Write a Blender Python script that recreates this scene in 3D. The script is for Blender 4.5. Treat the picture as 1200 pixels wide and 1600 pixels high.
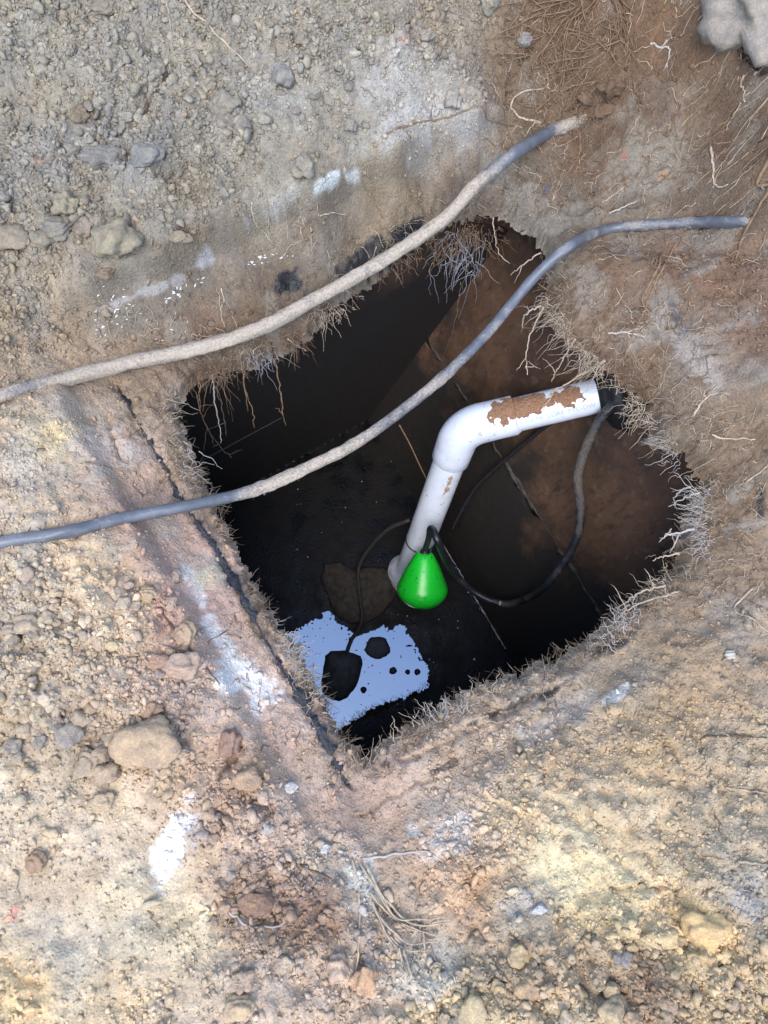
import bpy, bmesh, math
import numpy as np
from mathutils import Vector, Matrix

# ---------------------------------------------------------------- scene, camera, sky, sun
for o in list(bpy.data.objects):
    bpy.data.objects.remove(o, do_unlink=True)
S = bpy.context.scene
COL = S.collection
CH = 0.85                      # camera height above the tank rim
FPX = 1209.0                   # focal length in photograph pixels (1200 x 1600)
NAD = (480.0, 1120.0)          # where straight-down falls in the photograph
dn = np.array([NAD[0]-600, NAD[1]-800, FPX]); dn /= np.linalg.norm(dn)
zw = -dn
yw = np.array([0, -1.0, 0]); yw -= yw.dot(zw)*zw; yw /= np.linalg.norm(yw)
xw = np.cross(yw, zw)
MW = np.array([xw, yw, zw])    # camera (right, down, forward) -> world
cam = bpy.data.cameras.new('camera')
cam.sensor_fit = 'VERTICAL'; cam.sensor_height = 32; cam.sensor_width = 24
cam.lens = FPX/1600*32
cam.clip_start = 0.02; cam.clip_end = 500
camo = bpy.data.objects.new('camera', cam); COL.objects.link(camo)
cx, cy, cz = MW[:, 0], -MW[:, 1], -MW[:, 2]
camo.matrix_world = Matrix([[cx[i], cy[i], cz[i], (0, 0, CH)[i]] for i in range(3)] + [[0, 0, 0, 1]])
S.camera = camo

SUN_EL, SUN_AZ = math.radians(62), math.radians(200)
w = bpy.data.worlds.new('World'); S.world = w; w.use_nodes = True
nt = w.node_tree
sky = nt.nodes.new('ShaderNodeTexSky'); sky.sky_type = 'NISHITA'; sky.sun_disc = False
sky.sun_elevation = SUN_EL; sky.sun_rotation = SUN_AZ; sky.dust_density = 1.3; sky.air_density = 1.0
bg = nt.nodes['Background']; bg.inputs['Strength'].default_value = 0.15
nt.links.new(sky.outputs[0], bg.inputs[0])
sun = bpy.data.lights.new('sun', 'SUN'); sun.energy = 0.9; sun.angle = math.radians(40); sun.color = (1.0, 0.95, 0.88)
suno = bpy.data.objects.new('sun', sun); COL.objects.link(suno)
sd = Vector((math.sin(SUN_AZ)*math.cos(SUN_EL), math.cos(SUN_AZ)*math.cos(SUN_EL), math.sin(SUN_EL)))
suno.rotation_euler = sd.to_track_quat('Z', 'Y').to_euler()
suno.location = (0, 0, 5)
S.view_settings.view_transform = 'Standard'; S.view_settings.look = 'None'
S.view_settings.exposure = 1.86; S.view_settings.gamma = 1
S.render.engine = 'CYCLES'
S.cycles.max_bounces = 8

# ---------------------------------------------------------------- helpers
rng = np.random.default_rng(7)
def U(px, py, z):
    v = MW @ np.array([px-600.0, py-800.0, FPX])
    t = (z-CH)/v[2]
    return np.array([0, 0, CH]) + t*v
def lin(r, g, b, k=1.0):
    f = lambda c: (c/255/12.92 if c <= 10 else ((c/255+0.055)/1.055)**2.4)
    return np.array([f(r)*k, f(g)*k, f(b)*k])
_T = [np.random.default_rng(100+i).random((256, 256)) for i in range(6)]
def vn(x, y, s=0):
    T = _T[s % 6]; x = np.asarray(x)+17.3*s; y = np.asarray(y)-9.1*s
    xi = np.floor(x).astype(int); yi = np.floor(y).astype(int)
    fx = x-xi; fy = y-yi
    fx = fx*fx*fx*(fx*(fx*6-15)+10); fy = fy*fy*fy*(fy*(fy*6-15)+10)
    a = T[xi % 256, yi % 256]; b = T[(xi+1) % 256, yi % 256]; c = T[xi % 256, (yi+1) % 256]; d = T[(xi+1) % 256, (yi+1) % 256]
    return (a*(1-fx)+b*fx)*(1-fy)+(c*(1-fx)+d*fx)*fy
def fbm(x, y, o=4, s=0):
    r = 0; a = 0.5; t = 0
    for i in range(o):
        r = r+a*vn(x*2**i, y*2**i, s+i); t += a; a *= 0.5
    return r/t
def sst(a, b, x):
    t = np.clip((x-a)/(b-a), 0, 1); return t*t*(3-2*t)
def sdf_poly(P, X, Y):
    """signed distance, negative inside"""
    d = np.full(X.shape, 1e9); ins = np.zeros(X.shape, bool)
    n = len(P)
    for i in range(n):
        a = P[i]; b = P[(i+1) % n]; e = b-a
        wx = X-a[0]; wy = Y-a[1]
        t = np.clip((wx*e[0]+wy*e[1])/(e@e), 0, 1)
        d = np.minimum(d, (wx-e[0]*t)**2+(wy-e[1]*t)**2)
        c = (a[1] <= Y) != (b[1] <= Y)
        if abs(e[1]) > 1e-12:
            ins ^= c & (wx < e[0]*wy/e[1])
    d = np.sqrt(d)
    return np.where(ins, -d, d)
def mesh_np(name, V, F, smooth=True):
    me = bpy.data.meshes.new(name)
    V = np.asarray(V, np.float32)
    if isinstance(F, np.ndarray):
        n = F.shape[1]
        me.vertices.add(len(V)); me.vertices.foreach_set('co', V.ravel())
        me.loops.add(F.size); me.loops.foreach_set('vertex_index', F.ravel().astype(np.int32))
        me.polygons.add(len(F)); me.polygons.foreach_set('loop_start', np.arange(0, F.size, n, dtype=np.int32))
        me.update(calc_edges=True)
    else:
        me.from_pydata([tuple(map(float, v)) for v in V], [], F); me.update()
    if smooth:
        me.polygons.foreach_set('use_smooth', np.ones(len(me.polygons), bool))
    return me
def obj(name, me, mat=None, parent=None, **kw):
    o = bpy.data.objects.new(name, me); COL.objects.link(o)
    if mat is not None and me is not None and not me.materials:
        me.materials.append(mat)
    if parent is not None: o.parent = parent
    for k, v in kw.items(): o[k] = v
    return o
def empty(name, loc, **kw):
    o = bpy.data.objects.new(name, None); COL.objects.link(o)
    o.empty_display_size = 0.02; o.location = loc
    for k, v in kw.items(): o[k] = v
    bpy.context.view_layer.update()
    return o
def rel(V, root):
    return np.asarray(V)-np.array(root.location)
def spline(P, n):
    P = np.asarray(P, float); m = len(P)
    Q = np.vstack([2*P[0]-P[1], P, 2*P[-1]-P[-2]])
    out = []
    seg = np.linspace(0, m-1, n)
    for s in seg:
        i = min(int(s), m-2); t = s-i
        p0, p1, p2, p3 = Q[i], Q[i+1], Q[i+2], Q[i+3]
        out.append(0.5*((2*p1)+(-p0+p2)*t+(2*p0-5*p1+4*p2-p3)*t*t+(-p0+3*p1-3*p2+p3)*t**3))
    return np.array(out)
def frames(P):
    T = np.gradient(P, axis=0); T /= np.linalg.norm(T, axis=1)[:, None]+1e-12
    up = np.array([0, 0, 1.0])
    if abs(T[0] @ up) > 0.95: up = np.array([1.0, 0, 0])
    n = up-(up@T[0])*T[0]; n /= np.linalg.norm(n)
    N = [n]
    for i in range(1, len(P)):
        n = N[-1]-(N[-1]@T[i])*T[i]; n /= np.linalg.norm(n)+1e-12; N.append(n)
    N = np.array(N); return T, N, np.cross(T, N)
def tube(P, R, sides=16, cap=True, disp=None):
    P = np.asarray(P, float); R = np.broadcast_to(np.asarray(R, float), (len(P),))
    T, N, B = frames(P)
    a = np.arange(sides)*2*math.pi/sides
    rr = R[:, None]*np.ones(sides)[None]
    if disp is not None: rr = rr+disp(np.arange(len(P))[:, None], a[None, :], P)
    V = P[:, None]+rr[..., None]*(np.cos(a)[None, :, None]*N[:, None]+np.sin(a)[None, :, None]*B[:, None])
    V = V.reshape(-1, 3)
    i = np.arange(len(P)-1)[:, None]*sides; j = np.arange(sides)[None]; k = (j+1) % sides
    F = np.stack([i+j, i+k, i+sides+k, i+sides+j], -1).reshape(-1, 4)
    F = F.tolist()
    if cap:
        F.append(list(range(sides))[::-1]); F.append(list(range((len(P)-1)*sides, len(P)*sides)))
    return V, F
class Acc:
    def __init__(s): s.V = []; s.F = []; s.n = 0
    def add(s, V, F):
        s.V.append(np.asarray(V)); s.F += [[i+s.n for i in f] for f in F]; s.n += len(V)
    def mesh(s, name, smooth=True, org=None):
        V = np.vstack(s.V)
        if org is not None: V = V-np.asarray(org)
        return mesh_np(name, V, s.F, smooth)

# ---------------------------------------------------------------- materials
def newmat(name):
    m = bpy.data.materials.new(name); m.use_nodes = True
    return m, m.node_tree, m.node_tree.nodes['Principled BSDF']
def nd(t, typ, **kw):
    n = t.nodes.new(typ)
    for k, v in kw.items(): setattr(n, k, v)
    return n
def mixcol(t, a, b, fac, blend='MIX'):
    m = nd(t, 'ShaderNodeMix', data_type='RGBA', blend_type=blend)
    for s, v in ((m.inputs[0], fac), (m.inputs[6], a), (m.inputs[7], b)):
        if hasattr(v, 'is_output'): t.links.new(v, s)
        elif isinstance(v, (int, float)): s.default_value = v
        else: s.default_value = (*v[:3], 1)
    return m.outputs[2]
def noise(t, scale, det=4, rough=0.6, co=None):
    n = nd(t, 'ShaderNodeTexNoise'); n.inputs['Scale'].default_value = scale
    n.inputs['Detail'].default_value = det; n.inputs['Roughness'].default_value = rough
    if co is not None: t.links.new(co, n.inputs['Vector'])
    return n.outputs[0]
def ramp(t, v, a, b):
    r = nd(t, 'ShaderNodeMapRange'); r.inputs[1].default_value = a; r.inputs[2].default_value = b
    t.links.new(v, r.inputs[0]); return r.outputs[0]
def bump(t, h, strength, dist, nrm=None):
    b = nd(t, 'ShaderNodeBump'); b.inputs['Strength'].default_value = strength; b.inputs['Distance'].default_value = dist
    t.links.new(h, b.inputs['Height'])
    if nrm is not None: t.links.new(nrm, b.inputs['Normal'])
    return b.outputs[0]
def simple(name, c, rough=0.6, spec=0.5, var=0.25, scale=200, bmp=0.3, dist=0.001, ior=None):
    m, t, p = newmat(name)
    co = nd(t, 'ShaderNodeTexCoord').outputs['Object']
    n = noise(t, scale, co=co)
    c = np.array(c)
    t.links.new(mixcol(t, c*(1-var), np.minimum(c*(1+var), 1), ramp(t, n, 0.3, 0.7)), p.inputs['Base Color'])
    p.inputs['Roughness'].default_value = rough; p.inputs['Specular IOR Level'].default_value = spec
    if bmp: t.links.new(bump(t, n, bmp, dist), p.inputs['Normal'])
    if ior: p.inputs['IOR'].default_value = ior
    return m
def soil_material():
    m, t, p = newmat('soil')
    geo = nd(t, 'ShaderNodeNewGeometry').outputs['Position']
    at = nd(t, 'ShaderNodeAttribute', attribute_name='col')
    wet = nd(t, 'ShaderNodeAttribute', attribute_name='wet')
    n1 = noise(t, 420, 3, 0.65, geo); n2 = noise(t, 130, 4, 0.6, geo)
    v = nd(t, 'ShaderNodeTexVoronoi'); v.inputs['Scale'].default_value = 330; t.links.new(geo, v.inputs['Vector'])
    c = mixcol(t, at.outputs['Color'], (0.5, 0.5, 0.5), 1.0, 'OVERLAY')
    f1 = ramp(t, n1, 0.25, 0.75); f2 = ramp(t, n2, 0.3, 0.7)
    g1 = mixcol(t, (0.68, 0.66, 0.64), (1.22, 1.2, 1.16), f1)
    g2 = mixcol(t, (0.84, 0.84, 0.86), (1.14, 1.12, 1.08), f2)
    c = mixcol(t, mixcol(t, at.outputs['Color'], g1, 1.0, 'MULTIPLY'), g2, 1.0, 'MULTIPLY')
    # pale and rusty grains
    gr = nd(t, 'ShaderNodeTexVoronoi'); gr.inputs['Scale'].default_value = 260; t.links.new(geo, gr.inputs['Vector'])
    sep = nd(t, 'ShaderNodeSeparateColor'); t.links.new(gr.outputs['Color'], sep.inputs[0])
    t.links.new(c, p.inputs['Base Color'])
    wr = nd(t, 'ShaderNodeMapRange'); t.links.new(wet.outputs['Fac'], wr.inputs[0]); wr.inputs[3].default_value = 0.95; wr.inputs[4].default_value = 0.3
    t.links.new(wr.outputs[0], p.inputs['Roughness'])
    p.inputs['Specular IOR Level'].default_value = 0.25
    b1 = bump(t, v.outputs['Distance'], 0.5, -0.0016)
    b2 = bump(t, n1, 0.6, 0.0016, b1)
    t.links.new(b2, p.inputs['Normal'])
    return m
M_SOIL = soil_material()
def crumb_material(name, inst):
    m, t, p = newmat(name)
    geo = nd(t, 'ShaderNodeNewGeometry').outputs['Position']
    if inst:
        c0 = nd(t, 'ShaderNodeAttribute', attribute_name='col', attribute_type='INSTANCER').outputs['Color']
    else:
        c0 = nd(t, 'ShaderNodeObjectInfo').outputs['Color']
    n1 = noise(t, 480, 4, 0.65, geo); n2 = noise(t, 90, 3, 0.6, geo)
    g1 = mixcol(t, (0.68, 0.66, 0.64), (1.22, 1.2, 1.16), ramp(t, n1, 0.25, 0.75))
    g2 = mixcol(t, (0.8, 0.8, 0.84), (1.16, 1.13, 1.05), ramp(t, n2, 0.35, 0.65))
    c = mixcol(t, mixcol(t, c0, g1, 1.0, 'MULTIPLY'), g2, 1.0, 'MULTIPLY')
    t.links.new(c, p.inputs['Base Color']); p.inputs['Roughness'].default_value = 0.95
    p.inputs['Specular IOR Level'].default_value = 0.2
    t.links.new(bump(t, n1, 0.7, 0.0015), p.inputs['Normal'])
    return m
M_CRUMB = crumb_material('soil_crumb', True)
M_CLOD = crumb_material('soil_clod', False)
M_ROOT = simple('root_pale', lin(190, 172, 148)*0.62, 0.8, 0.3, 0.35, 150, 0.2)
M_ROOTB = simple('root_brown', lin(142, 116, 92)*0.62, 0.85, 0.2, 0.4, 150, 0.2)
M_ROOTW = simple('root_white', lin(206, 196, 184)*0.52, 0.7, 0.3, 0.2, 150, 0.2)
M_ROOTD = simple('root_dark', lin(95, 80, 65)*0.8, 0.85, 0.2, 0.4, 150, 0.2)
M_PUPA = simple('pupa_white', (0.5, 0.5, 0.48), 0.5, 0.4, 0.1, 100, 0)
M_TAR = simple('tar', (0.012, 0.014, 0.02), 0.45, 0.5, 0.5, 300, 0.8, 0.003)
M_RUBBER = simple('black_rubber', (0.012, 0.013, 0.016), 0.4, 0.4, 0.4, 250, 0.15)
M_GASKET = simple('black_gasket', (0.008, 0.008, 0.009), 0.55, 0.35, 0.4, 150, 0.2)
M_MUD = simple('dried_mud', lin(140, 108, 85)*0.8, 0.95, 0.2, 0.35, 350, 0.8, 0.002)

# ---------------------------------------------------------------- terrain
HOLE_PX = [(262, 640), (268, 615), (300, 592), (345, 580), (400, 562), (440, 545), (480, 512), (520, 482), (560, 450), (610, 415), (660, 376),
           (700, 350), (745, 334), (790, 338), (812, 352), (850, 393), (856, 440), (858, 485), (880, 525), (935, 566), (965, 592), (1008, 635), (1020, 690),
           (1060, 715), (1086, 760), (1090, 820), (1075, 880), (1045, 912), (985, 960), (945, 1000), (880, 1035), (830, 1060), (760, 1075),
           (700, 1108), (650, 1145), (600, 1182), (570, 1195), (543, 1170), (520, 1145), (492, 1085), (462, 1022), (425, 985), (392, 920),
           (362, 868), (338, 810), (312, 758), (285, 700)]
HOLE = np.array([U(x, y, -.034 if (x > 290 and y < 600 and y < 1500-x) or (y < 790 and x > 800) else -.010)[:2] for x, y in HOLE_PX])
CTRL = [(262, 630, 0), (440, 545, 0), (600, 425, 0), (745, 330, 0), (850, 400, .01), (880, 530, .01), (965, 592, .01), (1030, 700, .01), (1090, 800, .01),
        (985, 960, 0), (830, 1060, 0), (650, 1145, 0), (570, 1195, 0), (462, 1020, 0), (338, 810, 0), (700, 700, 0), (500, 750, 0), (700, 950, 0),
        # foot of the left bank (black joint) and its top
        (180, 600, 0), (270, 750, 0), (350, 890, 0), (440, 1050, 0), (545, 1240, .0),
        (110, 620, .045), (180, 760, .05), (260, 900, .055), (340, 1040, .05), (430, 1220, .045), (500, 1320, .03),
        # cut face of the upper left bank
        (110, 520, .03), (150, 465, .065), (250, 420, .085), (380, 355, .1), (500, 305, .11), (620, 250, .11), (740, 205, .11),
        (200, 540, .012), (330, 500, .018), (450, 440, .022), (560, 370, .03), (660, 310, .035), (760, 265, .045),
        (0, 300, .11), (150, 150, .17), (350, 50, .21), (550, 100, .18), (0, 0, .21), (600, -50, .25), (700, 100, .16), (150, 330, .105), (350, 250, .13),
        # right bank
        (850, 180, .1), (900, 60, .18), (1000, 0, .25), (1150, 80, .29), (950, 180, .11), (1000, 280, .075), (1100, 220, .16), (1200, 250, .25), (1200, 100, .3),
        (850, 330, .02), (900, 400, .04), (1000, 420, .075), (1100, 350, .12), (1200, 380, .2), (1100, 500, .11), (1200, 600, .18), (1000, 560, .035),
        (1100, 680, .055), (1200, 760, .11), (1140, 800, .03), (1160, 900, .04), (1100, 950, .012), (1200, 980, .06),
        # left and below
        (0, 500, .07), (0, 640, .075), (90, 800, .075), (0, 860, .085), (100, 1000, .085), (0, 1150, .1), (200, 1150, .08), (240, 1050, .065),
        (560, 1290, .012), (620, 1330, .03), (500, 1420, .045), (400, 1400, .065), (250, 1350, .07), (100, 1450, .085), (0, 1600, .11), (300, 1600, .1),
        (600, 1600, .085), (680, 1450, .055), (700, 1240, .012), (850, 1150, .012), (1000, 1050, .014), (750, 1300, .04), (850, 1260, .05), (1000, 1170, .05), (800, 1500, .1),
        (1000, 1400, .1), (1200, 1120, .075), (1200, 1350, .13), (1100, 1600, .15), (660, 1180, .004), (760, 1120, .004), (900, 1075, .006), (1000, 1000, .008)]
def bank(x, y, z):
    k = .8 if x < 700 else (.66 if y < 330 else .55)
    if y > 1000: k = .8
    return x, y, z*k
CP = np.array([U(*bank(*c)) for c in CTRL])
d = np.linalg.norm(CP[:, None, :2]-CP[None, :, :2], axis=2)
A = -d-np.eye(len(CP))*0.004
n_ = len(CP)
AA = np.block([[A, np.ones((n_, 1))], [np.ones((1, n_)), np.zeros((1, 1))]])
WW = np.linalg.solve(AA, np.append(CP[:, 2], 0))
def base_h(X, Y):
    Z = np.full(X.shape, WW[-1])
    for i in range(n_):
        Z -= WW[i]*np.sqrt((X-CP[i, 0])**2+(Y-CP[i, 1])**2)
    return Z
cor = np.array([U(x, y, 0.12)[:2] for x, y in ((-60, -60), (1260, -60), (-60, 1660), (1260, 1660))])
cor0 = np.array([U(x, y, 0.0)[:2] for x, y in ((-60, -60), (1260, -60), (-60, 1660), (1260, 1660))])
X0, X1 = cor0[:, 0].min()-.0, cor0[:, 0].max()+.0
Y0, Y1 = cor0[:, 1].min()-.0, cor0[:, 1].max()+.0
STEP = 0.0021
def axis(a, b):
    f = np.arange(a, b, STEP); g = []; s = STEP; p = 0
    while p < 60:
        s *= 1.16; p += s; g.append(p)
    g = np.array(g)
    return np.concatenate([(f[0]-g)[::-1], f, f[-1]+g]), len(g), len(f)
AX, gx, fx_ = axis(X0, X1); AY, gy, fy_ = axis(Y0, Y1)
GX, GY = np.meshgrid(AX, AY, indexing='ij')
out = np.maximum(np.maximum(X0-GX, GX-X1), np.maximum(Y0-GY, GY-Y1))
cXm, cYm = np.clip(GX, X0, X1), np.clip(GY, Y0, Y1)
HB = base_h(cXm, cYm)
ko = sst(0.0, 1.2, out)
HB = HB*(1-ko)+ko*(0.2+0.05*(fbm(GX*0.7, GY*0.7, 3, 2)-.5))
# photograph-like coordinates of every ground point, used to lay out soil kinds
def topx(X, Y, Z):
    v = np.stack([X, Y, Z-CH], -1) @ MW
    return 600+FPX*v[..., 0]/v[..., 2], 800+FPX*v[..., 1]/v[..., 2]
PXg, PYg = topx(np.clip(GX, X0-.2, X1+.2), np.clip(GY, Y0-.2, Y1+.2), np.clip(HB, -.1, .3))
# soil kind: how crumbly each place is (x, y, crumb)
CRM = [(135, 630, .12), (175, 690, .1), (215, 760, .1), (250, 830, .1), (300, 900, .1), (350, 1000, .08), (420, 1130, .12), (480, 1240, .15), (100, 100, .8), (300, 150, .9), (500, 80, .8), (700, 60, .8), (640, 180, .3), (800, 120, .5), (300, 330, .9), (100, 350, 1.), (60, 470, .8), (200, 470, .15), (350, 420, .12),
       (500, 350, .1), (620, 280, .15), (740, 240, .2), (600, 220, .4), (900, 120, .35), (1000, 100, .2), (1000, 270, .1), (1100, 150, .25), (1150, 300, .25), (930, 350, .15), (900, 450, .3),
       (1000, 480, .35), (1150, 450, .5), (1060, 570, .2), (1130, 640, .2), (1180, 760, .3), (1120, 860, .35), (1000, 1000, .35), (900, 1080, .3), (700, 1180, .3), (640, 1230, .25),
       (60, 700, .5), (160, 700, .35), (200, 830, .55), (40, 780, .5), (60, 900, .7), (150, 950, .9), (250, 960, .7), (300, 1000, .35), (340, 960, .08), (400, 1130, .2), (300, 1100, .6), (200, 1080, 1.), (80, 1100, .9),
       (60, 1250, .3), (150, 1300, .12), (250, 1350, .2), (120, 1420, .15), (60, 1540, .3), (250, 1480, .25), (250, 1580, .4), (400, 1250, .9), (400, 1400, .8), (480, 1330, .7), (540, 1480, .7), (520, 1560, .6), (390, 1540, .5),
       (220, 640, .2), (300, 750, .25), (420, 960, .3), (560, 1240, .3), (650, 1360, .4), (680, 1480, .3), (640, 1560, .6), (760, 1280, .45), (850, 1200, .55), (1000, 1150, .6), (1100, 1060, .55), (1150, 1200, .5),
       (950, 1300, .55), (850, 1380, .35), (800, 1450, .5), (1000, 1480, .9), (1100, 1400, .7), (1150, 1560, .6), (900, 1560, .9), (760, 1560, .9), (700, 100, .7)]
# soil colour as it looks in daylight (x, y, r, g, b)
COLS = [(140, 640, 172, 146, 120), (185, 710, 170, 138, 116), (225, 780, 166, 132, 110), (265, 850, 168, 134, 114), (310, 920, 172, 136, 118), (360, 1010, 180, 150, 132), (430, 1140, 184, 152, 132), (100, 80, 146, 136, 117), (320, 100, 148, 140, 124), (520, 60, 148, 140, 124), (700, 60, 146, 134, 116), (220, 250, 138, 133, 124), (440, 180, 150, 144, 132), (640, 170, 162, 154, 142), (450, 300, 150, 140, 122),
        (60, 300, 142, 136, 124), (150, 380, 150, 140, 120), (40, 470, 158, 142, 116), (330, 300, 148, 138, 118), (560, 240, 152, 142, 124), (680, 260, 160, 146, 128), (200, 470, 126, 114, 98), (350, 410, 124, 110, 93), (420, 470, 116, 97, 77), (300, 520, 120, 99, 79), (500, 350, 122, 108, 91),
        (580, 320, 140, 122, 98), (640, 300, 140, 120, 92), (720, 280, 128, 110, 92), (820, 120, 130, 106, 80), (900, 50, 128, 96, 66), (960, 130, 122, 92, 64), (1060, 60, 130, 96, 66), (1060, 180, 134, 112, 92), (1000, 260, 140, 128, 110), (930, 240, 120, 92, 66), (1150, 200, 124, 94, 70), (1100, 280, 126, 106, 88),
        (860, 300, 124, 112, 96), (870, 360, 128, 116, 100), (960, 310, 138, 124, 106), (960, 420, 134, 104, 78), (1100, 430, 134, 100, 74), (1170, 500, 132, 102, 80), (1040, 520, 126, 108, 92), (1000, 600, 132, 102, 76), (1100, 560, 140, 124, 108), (1070, 660, 122, 104, 84), (1150, 660, 132, 108, 84),
        (1160, 740, 118, 94, 72), (1120, 840, 126, 102, 78), (1180, 860, 144, 120, 96), (1060, 960, 142, 120, 96), (960, 1040, 156, 136, 112), (850, 1110, 166, 146, 124), (720, 1170, 164, 140, 116),
        (60, 560, 170, 146, 116), (140, 640, 166, 142, 114), (60, 740, 178, 154, 124), (180, 720, 172, 142, 116), (230, 800, 164, 130, 106), (90, 700, 176, 158, 124), (140, 880, 182, 156, 120), (40, 900, 172, 152, 124), (200, 960, 178, 154, 122), (60, 1020, 170, 150, 122), (290, 960, 178, 138, 118), (350, 960, 176, 140, 120), (400, 1100, 190, 158, 136),
        (160, 1130, 166, 142, 116), (300, 1090, 164, 136, 116), (60, 1150, 178, 156, 124), (60, 1250, 186, 164, 132), (160, 1270, 196, 172, 138), (250, 1230, 176, 150, 120), (100, 1360, 192, 166, 132), (200, 1420, 200, 180, 144), (120, 1480, 190, 172, 144), (20, 1580, 224, 188, 128), (160, 1570, 206, 178, 134), (290, 1450, 200, 178, 138), (300, 1560, 186, 162, 130),
        (380, 1220, 184, 148, 116), (440, 1290, 172, 146, 126), (400, 1400, 158, 128, 104), (470, 1420, 152, 120, 96), (500, 1260, 178, 146, 122), (520, 1350, 168, 152, 136), (440, 1540, 190, 164, 138), (540, 1560, 190, 160, 130), (600, 1450, 172, 150, 130),
        (215, 620, 142, 118, 92), (300, 760, 150, 124, 96), (400, 950, 160, 132, 104), (520, 1190, 160, 134, 112), (600, 1240, 166, 138, 118), (700, 1240, 176, 154, 132), (660, 1340, 184, 150, 118), (720, 1400, 190, 152, 112), (660, 1500, 184, 168, 146), (620, 1400, 168, 148, 128),
        (800, 1260, 188, 162, 124), (900, 1180, 188, 160, 122), (1000, 1150, 186, 158, 118), (1100, 1080, 180, 150, 112), (1150, 1010, 164, 140, 112), (1180, 1180, 178, 156, 124), (1000, 1280, 188, 164, 126), (880, 1360, 206, 186, 138), (940, 1420, 206, 182, 134), (820, 1420, 172, 158, 136), (1120, 1300, 180, 160, 130), (1170, 1400, 166, 152, 130),
        (800, 1500, 172, 148, 118), (900, 1520, 176, 150, 116), (1090, 1480, 212, 178, 118), (1000, 1540, 160, 130, 98), (1130, 1550, 184, 156, 114), (700, 1580, 200, 176, 132), (860, 1590, 190, 166, 128)]
KALB = 0.72
def idw(tab, X, Y, p=2.0, warp=28):
    wx = X+warp*2*(fbm(X/60, Y/60, 3, 1)-.5); wy = Y+warp*2*(fbm(X/60, Y/60, 3, 3)-.5)
    W = np.zeros(X.shape); R = [np.zeros(X.shape) for _ in range(len(tab[0])-2)]
    for row in tab:
        q = 1/(((wx-row[0])**2+(wy-row[1])**2+300)**p)
        W += q
        for k in range(len(R)): R[k] += q*row[2+k]
    return [r/W for r in R]
crumb = np.clip(idw(CRM, PXg, PYg)[0]*(1+.45*sst(600, 720, PXg)*sst(1080, 1180, PYg)), 0.05, 1)
rgb = idw([(c[0], c[1], *lin(*c[2:], KALB)) for c in COLS], PXg, PYg)
CL = np.stack(rgb, -1)
# mottling of the soil itself: clay, sand and humus patches
m1 = fbm(GX*22, GY*22, 4, 0)-.5; m2 = fbm(GX*60, GY*60, 4, 2)-.5; m3 = fbm(GX*35+5, GY*35, 4, 4)-.5
CL *= (1+0.42*m1+0.42*m2)[..., None]
CL *= 1+np.stack([0.16*m3, 0.02*m3, -0.24*m3], -1)
gp = sst(.60, .72, fbm(GX*26+9, GY*26+3, 4, 3))*(1-.7*sst(900, 1200, PYg))
CL = CL*(1-.5*gp[..., None])+.5*gp[..., None]*lin(158, 150, 138, KALB)*0.95
def blob(px, py, rx, ry, ang=0, rag=0.5, sc=26, s=0):
    a = math.radians(ang); L = max(rx, ry)*2
    K = np.zeros(PXg.shape); mk = (np.abs(PXg-px) < L) & (np.abs(PYg-py) < L)
    X, Y = PXg[mk], PYg[mk]; dx = X-px; dy = Y-py
    u = (dx*math.cos(a)+dy*math.sin(a))/rx; v = (-dx*math.sin(a)+dy*math.cos(a))/ry
    r = np.sqrt(u*u+v*v)+rag*2*(fbm(X/sc, Y/sc, 4, s)-.5)
    K[mk] = sst(1.0, .62, r); return K
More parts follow.
